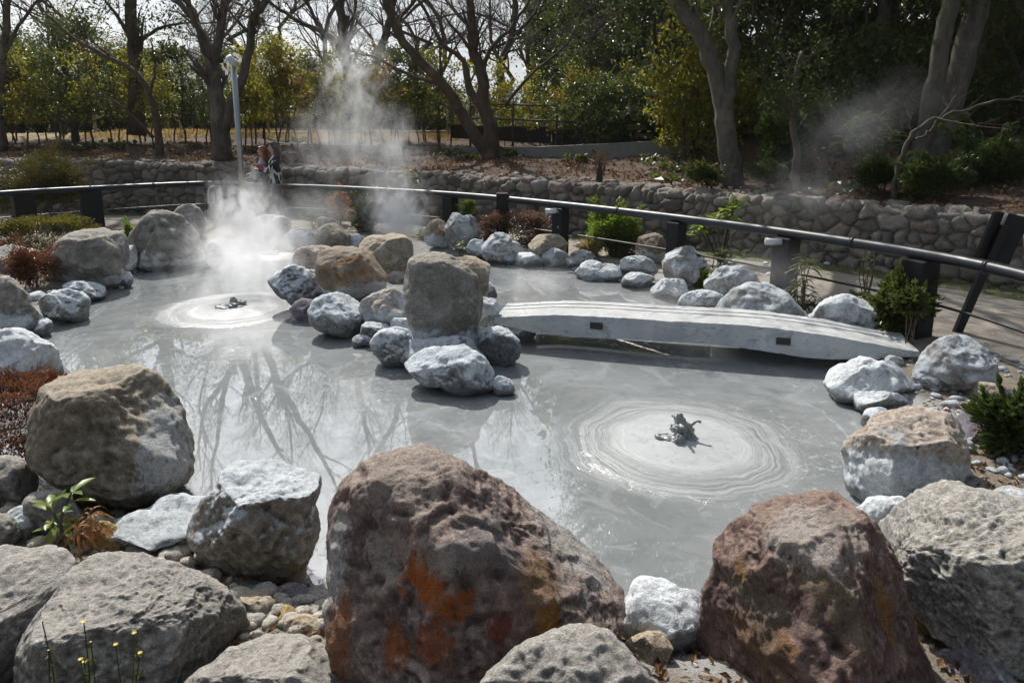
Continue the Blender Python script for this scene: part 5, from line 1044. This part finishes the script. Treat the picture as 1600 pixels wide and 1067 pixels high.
V, F = leaf_geo(rng, c, .06, .12, axis=np.tile([0, 0, 1.0], (len(c), 1)), updir=0); struct(mesh('grass', V, F, LM['grassg'], shade=False), 'stuff')
P = scatter(rng, 15000, (-14, 0.5), (21.5, 27), lambda P: P[:, 0] > -99); c = np.column_stack([P, gz(P) + .05]); V, F = leaf_geo(rng, c, .22, .1, axis=np.tile([0, 0, 1.0], (len(c), 1)), updir=0); struct(mesh('dry_grass', V, F, LM['straw'], shade=False), 'stuff')
def pebbles(n, px, r0, r1, seed, name, mat):
    rng = np.random.RandomState(seed); mb = MB(); V, F = ico(2); k = 0
    while k < n:
        x, y = px(rng); q = onz(x, y, .1); q[2] = gz1(q[0], q[1]); r = rng.uniform(r0, r1) * rng.choice([.5, .7, 1]); s_ = rng.uniform(.6, 1.2, 3); s_[2] *= .65
        if q[2] < .01: k += 1; continue
        mb.add(V * r * s_ * (1 + .22 * perlin(V * 1.7 + rng.uniform(0, 50))[:, None]) + q + np.array([0, 0, r * .2]), F); k += 1
    struct(mb.build(name, mat), 'stuff')
pebbles(420, lambda r: (r.uniform(1340, 1600), r.uniform(560, 760)), .015, .05, 1, 'gravel', RM['pale'])
pebbles(420, lambda r: (r.uniform(-20, 1600), r.uniform(770, 1066)), .010, .038, 2, 'pebbles', RM['sand'])
pebbles(150, lambda r: (r.uniform(250, 570), r.uniform(850, 1010)), .025, .06, 4, 'rubble', RM['grey'])
pebbles(120, lambda r: (r.uniform(0, 220), r.uniform(760, 880)), .025, .06, 5, 'rubble', RM['tan'])
pebbles(420, lambda r: (r.uniform(0, 1300), r.uniform(345, 480)), .02, .06, 3, 'shore_stones', RM['white'])
# low rosettes among the leaf litter
rng = np.random.RandomState(77)
def make_rosette(seed):
    rng = np.random.RandomState(seed); o = empty('ground_plant', (0, 0, 0), 'low broad-leaved green plant in the leaf litter above the wall', 'plant', 'low plants in the leaf litter'); V, F = leaf_geo(rng, np.column_stack([rng.normal(0, .13, 46), rng.normal(0, .13, 46), rng.uniform(.04, .16, 46)]), .13, .7, updir=1.5); mesh('foliage', V, F, LM['mid'], o, (0, 0, 0), shade=False); return o
rs = [make_rosette(1), make_rosette(2)]; sp = []
for px, py in ((180, 232), (300, 230), (470, 225), (560, 225), (640, 232), (700, 243), (730, 248), (800, 243), (870, 246), (905, 252), (985, 245), (1020, 250), (1035, 262), (1060, 268), (1300, 245), (1285, 285), (1330, 300), (130, 235), (590, 240), (400, 238), (1045, 285)):
    q = G(px, py); sp.append((q[0], q[1], rng.uniform(.8, 1.5), rng.uniform(0, 6), rng.randint(2)))
put(rs, sp, set())

# ------------------------------------------------------------------ upper path, barrier, fences
uc = [(430, 216, 20.5), (600, 217, 19.6), (700, 222, 18.8), (800, 230, 17.4), (900, 238, 16.4), (1005, 246, 15.6), (1080, 250, 15.2)]
E = catmull([ony(*q) for q in uc], 8); tn_ = np.gradient(E[:, :2], axis=0); tn_ /= np.linalg.norm(tn_, axis=1)[:, None]; nb = np.column_stack([-tn_[:, 1], tn_[:, 0]])
V = []
GE = np.convolve(np.pad(gz(E[:, :2]), 9, 'edge'), np.ones(19) / 19, 'valid')
for k in range(len(E)):
    g_ = GE[k]; hk = .05 + .27 * smooth(.15, .8, np.array([k / len(E)]))[0]
    for o_, dz in ((0, -.3), (0, hk), (.12, hk + .01), (.13, hk - .06), (1.35, hk - .06), (1.36, -.3)): V.append([E[k, 0] + nb[k, 0] * o_, E[k, 1] + nb[k, 1] * o_, g_ + dz])
n6 = 6; i = (np.arange(len(E) - 1)[:, None] * n6 + np.arange(n6 - 1)[None]).ravel(); struct(mesh('upper_path', V, np.stack([i, i + n6, i + n6 + 1, i + 1], -1), M_CONC, shade=False))
o = empty('board_barrier', tuple(ony(860, 235, 18.2)), 'low dark board barrier along the far edge of the concrete upper path', 'barrier'); l_ = tuple(o.location)
for a_, b_, h_ in (((706, 216, 19.9), (860, 225, 18.6), (196, 200)), ((862, 226, 18.5), (1008, 234, 17.2), (201, 209))):
    p0, p1 = ony(*a_), ony(*b_); t0, t1 = ony(a_[0], h_[0], a_[2]), ony(b_[0], h_[1], b_[2]); dv = norm(p1 - p0); ny_ = np.array([-dv[1], dv[0], 0]) * .06; mb = MB()
    mb.add([p0, p1, t1, t0, p0 + ny_, p1 + ny_, t1 + ny_, t0 + ny_], np.array([[0, 1, 2, 3], [5, 4, 7, 6], [3, 2, 6, 7], [1, 0, 4, 5], [0, 3, 7, 4], [2, 1, 5, 6]])); mb.build('board', M_DARKWOOD, o, l_, shade=False)
    mb = MB(); mb.tube([t0 + ny_ * .5, t1 + ny_ * .5], .03, 6); mb.build('cap_rail', M_BAMBOO, o, l_)
def fence(label, pts, tops, rails, step, mat, name, r=.03, rr=.025, pickets=0):
    P = np.array([ony(*q) for q in pts]); H = tops; o = empty(name, tuple(P[0]), label, 'fence'); l_ = tuple(P[0]); Q = polyline_at(P, 60); L = np.linalg.norm(np.diff(Q, axis=0), axis=1).sum(); n = int(L / step) + 1
    for q in polyline_at(P, n + 1): mb = MB(); mb.tube([(q[0], q[1], q[2] - .15), (q[0], q[1], q[2] + H)], r, 7); mb.build('post', mat, o, l_)
    for h_ in rails: mb = MB(); Z = Q.copy(); Z[:, 2] += h_; mb.tube(Z, rr, 7); mb.build('rail', mat, o, l_)
    if pickets:
        for q in polyline_at(P, int(L / pickets)): mb = MB(); mb.tube([(q[0], q[1], q[2] - .1), (q[0], q[1], q[2] + H * .92)], .014, 5); mb.build('picket', mat, o, l_)
fence('grey post and rail fence along the dry lawn behind the saplings', [(150, 212, 23.5), (350, 211, 23.2), (520, 210, 23), (700, 209, 22.8)], .72, (.62, .06), 1.5, M_PALEWOOD, 'rail_fence', .045, .04, .75)
fence('dark bamboo railing above the board barrier', [(735, 222, 18.5), (870, 228, 17.9), (1010, 238, 17.0)], 1.05, (1.0, .62), 1.35, M_BAMBOO, 'bamboo_fence', .032, .026)
fence('pale bamboo fence on the lawn beyond the board barrier', [(700, 206, 23.5), (850, 205, 23), (1000, 205, 22.5), (1090, 205, 22)], .95, (.85, .3), 1.2, M_PALEWOOD, 'bamboo_fence', .03, .028, .6)
# stacked pale timber end by the bamboo railing
o = empty('timber_steps', tuple(ony(1000, 235, 16.6)), 'pale stacked timber ends at the end of the dark bamboo railing', 'timber'); l_ = tuple(o.location); q = np.array(l_)
for k in range(5): mb = MB(); mb.box(q + np.array([.18 * (k % 2) - .1, .0, .12 + k * .21]), (.42, .3, .13), None, .01); mb.build('beam', M_WOOD, o, l_, shade=False)
def bollard(px, pt, pb, d, label):
    a_, b_ = ony(px, pt, d), ony(px, pb, d); o = empty('garden_light', tuple(b_), label, 'lamp'); l_ = tuple(b_); hd = a_ - (a_ - b_) * .22
    mb = MB(); mb.tube([b_ - np.array([0, 0, .1]), hd], .06, 10); mb.build('post', M_DARKWOOD, o, l_); mb = MB(); mb.tube([hd, a_ - np.array([0, 0, .03]), a_], [.085, .085, .05], 12); mb.build('lamp_head', M_LAMP, o, l_)
bollard(863, 162, 202, 21.5, 'short garden light with a white head beyond the bamboo railing')
bollard(963, 155, 204, 21.5, 'second white-headed garden light, nearer the cedar')

# undergrowth that fills the slope under the evergreens
UG = 'undergrowth shrubs under the evergreen wood'
rng = np.random.RandomState(88)
def make_under(seed, mat, label='dark leafy undergrowth shrub under the evergreen wood', group=UG):
    rng = np.random.RandomState(seed); o = empty('shrub', (0, 0, 0), label, 'shrub', group); c, cl_ = crown_pts(rng, 5200, 40, 1.0, .85, .85, .2); out = [(np.array([[0, 0, -.1], [q[0] * .4, q[1] * .4, q[2] * .6], q]), np.array([.02, .012, .004]), 1) for q in cl_[::2]]
    tree_mesh(out, o, (0, 0, 0), 'moss', .0); V, F = leaf_geo(rng, c, .10, .5); mesh('foliage', V, F, LM[mat], o, (0, 0, 0), shade=False); return o
un = [make_under(1, 'dark'), make_under(2, 'mid'), make_under(3, 'yellow')]; sp = []
for x, y in ((3.0, 16.2), (4.2, 15.2), (5.6, 14.6), (6.9, 13.4), (8.0, 12.7), (3.9, 18.6), (5.4, 17.6), (7.2, 16.4), (9.0, 15), (10.6, 13), (9.6, 11.6), (11.5, 12), (6.2, 19.8), (8.4, 18), (10.6, 16.4), (2.2, 19.6), (7.6, 20.8), (12.4, 14.6), (4.8, 21.5), (2.6, 17.6)):
    sp.append((x + rng.normal(0, .3), y + rng.normal(0, .3), rng.uniform(.7, 1.35), rng.uniform(0, 6), rng.choice([0, 0, 1, 1, 2])))
put(un, sp, set())
TL, TG = 'dense shrub in the thicket beyond the dry lawn', 'shrubs of the thicket beyond the dry lawn'
th = [make_under(4, 'mid', TL, TG), make_under(5, 'yellow', TL, TG), make_under(6, 'dark', TL, TG)]; sp = []
for px in np.arange(-60, 720, 36.): d = rng.uniform(26.5, 30); sp.append(((px + rng.normal(0, 10) - 800) * d / 1067, d, rng.uniform(1.0, 1.55), rng.uniform(0, 6), rng.choice([0, 0, 1, 2])))
put(th, sp, set())

# ------------------------------------------------------------------ two visitors behind the railing
SKIN = simple('skin', (.46, .27, .20), .55, .4, .08, 30); HAIRB = simple('black hair', (.010, .009, .010), .35, .5, .4, 60); HAIRR = simple('auburn hair', (.17, .055, .025), .45, .5, .4, 60)
CLOTHG = simple('grey top', (.30, .31, .33), .9, .2, .2, 20); CLOTHK = simple('black trousers', (.018, .018, .022), .9, .2, .3, 20); PAPER = simple('white paper', (.72, .73, .76), .7, .3, .05, 20); REDCASE = simple('crimson case', (.30, .03, .06), .5, .4, .1, 20)
m, t, b = new_mat('black and white patterned knit'); p = t.pos(); wv_ = t.noise(t.scale3(p, (1, 1, .6)), 6.5, 2, .4, 1.2)
t.put(b.inputs['Base Color'], t.mix(t.ramp(wv_, .52, .55), (.02, .022, .025), (.62, .62, .60))); b.inputs['Roughness'].default_value = .95; KNIT = m
def loft(mb, rings, sides=14):
    V = []; an = np.arange(sides) * 2 * math.pi / sides
    for cx_, cy_, z_, rx, ry in rings: V.append(np.column_stack([cx_ + rx * np.cos(an), cy_ + ry * np.sin(an), np.full(sides, z_)]))
    n = len(rings); i = np.arange(n - 1)[:, None] * sides; j = np.arange(sides)[None]; k = (j + 1) % sides; F = np.stack([i + j, i + k, i + sides + k, i + sides + j], -1).reshape(-1, 4)
    V = np.concatenate(V); mb.add(V, [F, np.array([list(range(sides))[::-1], list(range((n - 1) * sides, n * sides))])])
def blob(mb, c, r, n=3): V, F = ico(n); mb.add(V * np.array(r) + np.array(c), F)
def voxel(o, sz, smooth_=4):
    r_ = o.modifiers.new('merge', 'REMESH'); r_.mode = 'VOXEL'; r_.voxel_size = sz; r_.use_smooth_shade = True; q = o.modifiers.new('relax', 'SMOOTH'); q.factor = .5; q.iterations = smooth_
def person(label, loc, rz, hands, hair, top, H=1.0, hood=False):
    """faces -X at rz = 0; body one surface, clothes and hair over it"""
    o = empty('person', loc, label, 'person'); o.rotation_euler = (0, 0, rz); o.scale = (H, H, H); mb = MB()
    loft(mb, [(0, 0, .80, .10, .15), (0, 0, .92, .115, .165), (0, 0, 1.06, .09, .13), (-.01, 0, 1.22, .105, .155), (0, 0, 1.34, .085, .165), (.005, 0, 1.40, .055, .10), (0, 0, 1.45, .05, .052), (-.01, 0, 1.54, .048, .05)])
    blob(mb, (-.005, 0, 1.63), (.098, .076, .118)); blob(mb, (-.05, 0, 1.575), (.05, .05, .05)); blob(mb, (-.112, 0, 1.615), (.018, .013, .022), 2); blob(mb, (-.092, 0, 1.565), (.016, .026, .01), 2)
    for sg in (-1, 1):
        blob(mb, (.012, sg * .077, 1.625), (.022, .010, .032), 2); blob(mb, (-.086, sg * .03, 1.645), (.013, .016, .009), 2)
        loft(mb, [(.02, sg * .09, .05, .04, .038), (.01, sg * .09, .28, .052, .05), (-.005, sg * .088, .46, .055, .053), (0, sg * .085, .70, .08, .075), (0, sg * .08, .88, .095, .085)]); blob(mb, (-.05, sg * .09, .04), (.12, .045, .04))
        hx_, hy_, hz_ = hands[0 if sg < 0 else 1]; S0 = np.array([0, sg * .165, 1.345]); Hn = np.array([hx_, hy_, hz_]); El = (S0 + Hn) / 2 + np.array([.06, sg * .07, -.11]); pts = catmull([S0, El, Hn], 6); mb.tube(pts, np.linspace(.05, .026, len(pts)), 10)
        dv = norm(Hn - El); sd_ = norm(np.cross(dv, [0, 0, 1])); up_ = np.cross(sd_, dv); mb.box(Hn + dv * .045, (.085, .07, .026), np.array([dv, sd_, up_]), .01)
        for f_, L in zip((-.028, -.010, .009, .027), (.062, .075, .07, .052)):
            q = Hn + dv * .085 + sd_ * f_; mb.tube([q, q + dv * L * .5 + up_ * .006, q + dv * L * .85 - up_ * .022], [.0085, .008, .0065], 6)
        q = Hn + dv * .03 - sd_ * .034; mb.tube([q, q + dv * .028 - sd_ * .022, q + dv * .056 - sd_ * .02], [.010, .009, .0075], 6)
    bo = mb.build('body', SKIN, o); voxel(bo, .0075, 3)
    mb = MB(); loft(mb, [(0, 0, .82, .145, .19), (0, 0, .95, .15, .195), (0, 0, 1.1, .14, .185), (0, 0, 1.25, .14, .195), (0, 0, 1.36, .11, .195), (.005, 0, 1.43, .075, .12), (0, 0, 1.46, .07, .075)])
    for sg in (-1, 1):
        hx_, hy_, hz_ = hands[0 if sg < 0 else 1]; S0 = np.array([0, sg * .165, 1.345]); Hn = np.array([hx_, hy_, hz_]); El = (S0 + Hn) / 2 + np.array([.06, sg * .07, -.11]); pts = catmull([S0, El, Hn * .9 + El * .1], 6); mb.tube(pts, np.linspace(.082, .055, len(pts)), 10)
    jo = mb.build('jacket', top, o); voxel(jo, .012, 5)
    mb = MB()
    for sg in (-1, 1): loft(mb, [(.01, sg * .09, .09, .075, .07), (0, sg * .09, .45, .085, .08), (0, sg * .085, .72, .105, .095), (0, sg * .06, .90, .13, .12)])
    to = mb.build('trousers', CLOTHK, o); voxel(to, .014, 4)
    mb = MB(); blob(mb, (.022, 0, 1.66), (.10, .092, .112)); blob(mb, (-.05, 0, 1.715), (.055, .07, .03))
    for y_, z1_ in ((0, 1.12), (-.05, 1.14), (.05, 1.14), (-.078, 1.22), (.078, 1.22)): mb.tube([(.07 - abs(y_) * .5, y_, 1.66), (.095 - abs(y_) * .5, y_ * 1.15, 1.45), (.125 - abs(y_) * .3, y_ * 1.2, z1_)], [.045, .045, .02], 9)
    ho = mb.build('hair', hair, o); voxel(ho, .010, 3)
    return o
pl = ony(427, 230, 14.25); z0 = gz1(pl[0], pl[1]); hs = (pl[2] + .10 - z0) / 1.75
person('person with long black hair in a black and white patterned knit jacket behind the railing', (pl[0], pl[1], z0), .30, ((-.34, -.06, 1.17), (-.36, .10, 1.20)), HAIRB, KNIT, hs)
pl2 = ony(410, 236, 14.55); z2_ = gz1(pl2[0], pl2[1]); h2_ = (pl2[2] + .10 - z2_) / 1.75
person('person with auburn hair and a grey top, half hidden behind the other visitor', (pl2[0], pl2[1], z2_), .15, ((-.30, -.12, 1.02), (-.3, .1, 1.1)), HAIRR, CLOTHG, h2_)
q = ony(397, 271, 14.2); mb = MB(); mb.box((0, 0, 0), (.075, .02, .27), np.array([[1, 0, .12], [0, 1, 0], [-.12, 0, 1.0]]), .004); o = mb.build('leaflet', PAPER, shade=False); o.location = q; tag(o, 'folded white leaflet held by the auburn-haired visitor', 'leaflet')
q = ony(407, 262, 14.0); mb = MB(); mb.box((0, 0, 0), (.16, .012, .075), np.array([[.86, 0, -.5], [0, 1, 0], [.5, 0, .86]]), .004); o = mb.build('phone', REDCASE, shade=False); o.location = q; tag(o, 'crimson-cased phone held up by the visitor in the patterned jacket', 'phone')

# ------------------------------------------------------------------ steam rising from the mud
def steam(px, py, d, wx_, wy_, dens, seed, sc=1.0, lo=.40, hi=.66, tiltx=0.0, thick=.8):
    c = ony(px, py, d); k = np.linalg.norm(c - CAM) / FPX; V, F = ico(3)
    m = bpy.data.materials.new('steam'); m.use_nodes = True; t = NT(m.node_tree); m.node_tree.nodes.remove(m.node_tree.nodes['Principled BSDF'])
    oc = t.n('ShaderNodeTexCoord').outputs['Object']; p = t.vm('ADD', t.scale3(t.pos(), (1, 1, .7)), (seed * 3.7, seed * 1.9, seed * .6))
    r = t.vm('LENGTH', oc); fall = t.m('POWER', t.ramp(r, 1.0, .1), 1.15)
    n = t.noise(p, 2.6 * sc, 5, .58, 1.1); dn = t.m('MULTIPLY', t.m('MULTIPLY', t.ramp(t.m('ADD', n, t.m('MULTIPLY_ADD', fall, .22, -.12)), lo, hi), fall), dens)
    v = t.n('ShaderNodeVolumePrincipled'); v.inputs['Color'].default_value = (.97, .98, 1, 1); v.inputs['Anisotropy'].default_value = .35; t.put(v.inputs['Density'], dn)
    t.put(m.node_tree.nodes['Material Output'].inputs['Volume'], v.outputs[0])
    o = mesh('steam', V, F, m); o.location = c; o.scale = (wx_ * k, wx_ * k * thick, wy_ * k); o.rotation_euler = (0, tiltx, 0); struct(o, 'stuff')
for a_ in ((378, 330, 9.9, 74, 74, 4.4, 1, 1.8, .43, .66), (400, 376, 9.9, 120, 60, 3.2, 2, 1.2), (378, 420, 8.2, 130, 100, 2.6, 3, 1.2), (620, 328, 10.6, 70, 80, 6.0, 4, 2.0, .42, .66), (606, 245, 11.2, 80, 100, 1.9, 5, 1.6, .42, .67), (622, 350, 10.4, 56, 46, 6.0, 16, 1.8, .40, .64), (552, 120, 13, 85, 120, 2.2, 6, 1.5, .49, .68), (560, 185, 12.8, 80, 90, 1.2, 15, 1.4, .46, .68), (515, 225, 12.6, 95, 80, .9, 7, 1.3),
           (1335, 195, 9.3, 130, 66, .55, 8, 1.1, .38, .66, -.5), (1250, 300, 8.6, 110, 70, .40, 9, 1.2, .38, .66), (1200, 425, 7.0, 105, 62, .55, 10, 1.2, .38, .66), (1075, 545, 5.9, 90, 95, 1.0, 11, 1.3), (835, 442, 8.4, 85, 46, 1.0, 12, 1.2), (480, 330, 11, 130, 56, .55, 13), (1030, 470, 7.4, 100, 40, .5, 14)): steam(*a_)

# ------------------------------------------------------------------ pale air that fades the far hills
m = bpy.data.materials.new('haze'); m.use_nodes = True; t = NT(m.node_tree); m.node_tree.nodes.remove(m.node_tree.nodes['Principled BSDF'])
v = t.n('ShaderNodeVolumePrincipled'); v.inputs['Color'].default_value = (.90, .95, 1, 1); v.inputs['Density'].default_value = .0003; v.inputs['Anisotropy'].default_value = .0
t.put(m.node_tree.nodes['Material Output'].inputs['Volume'], v.outputs[0]); 
mb = MB(); mb.box((0, 920, 101), (2900, 2100, 206)); struct(mb.build('haze', m, shade=False), 'stuff')
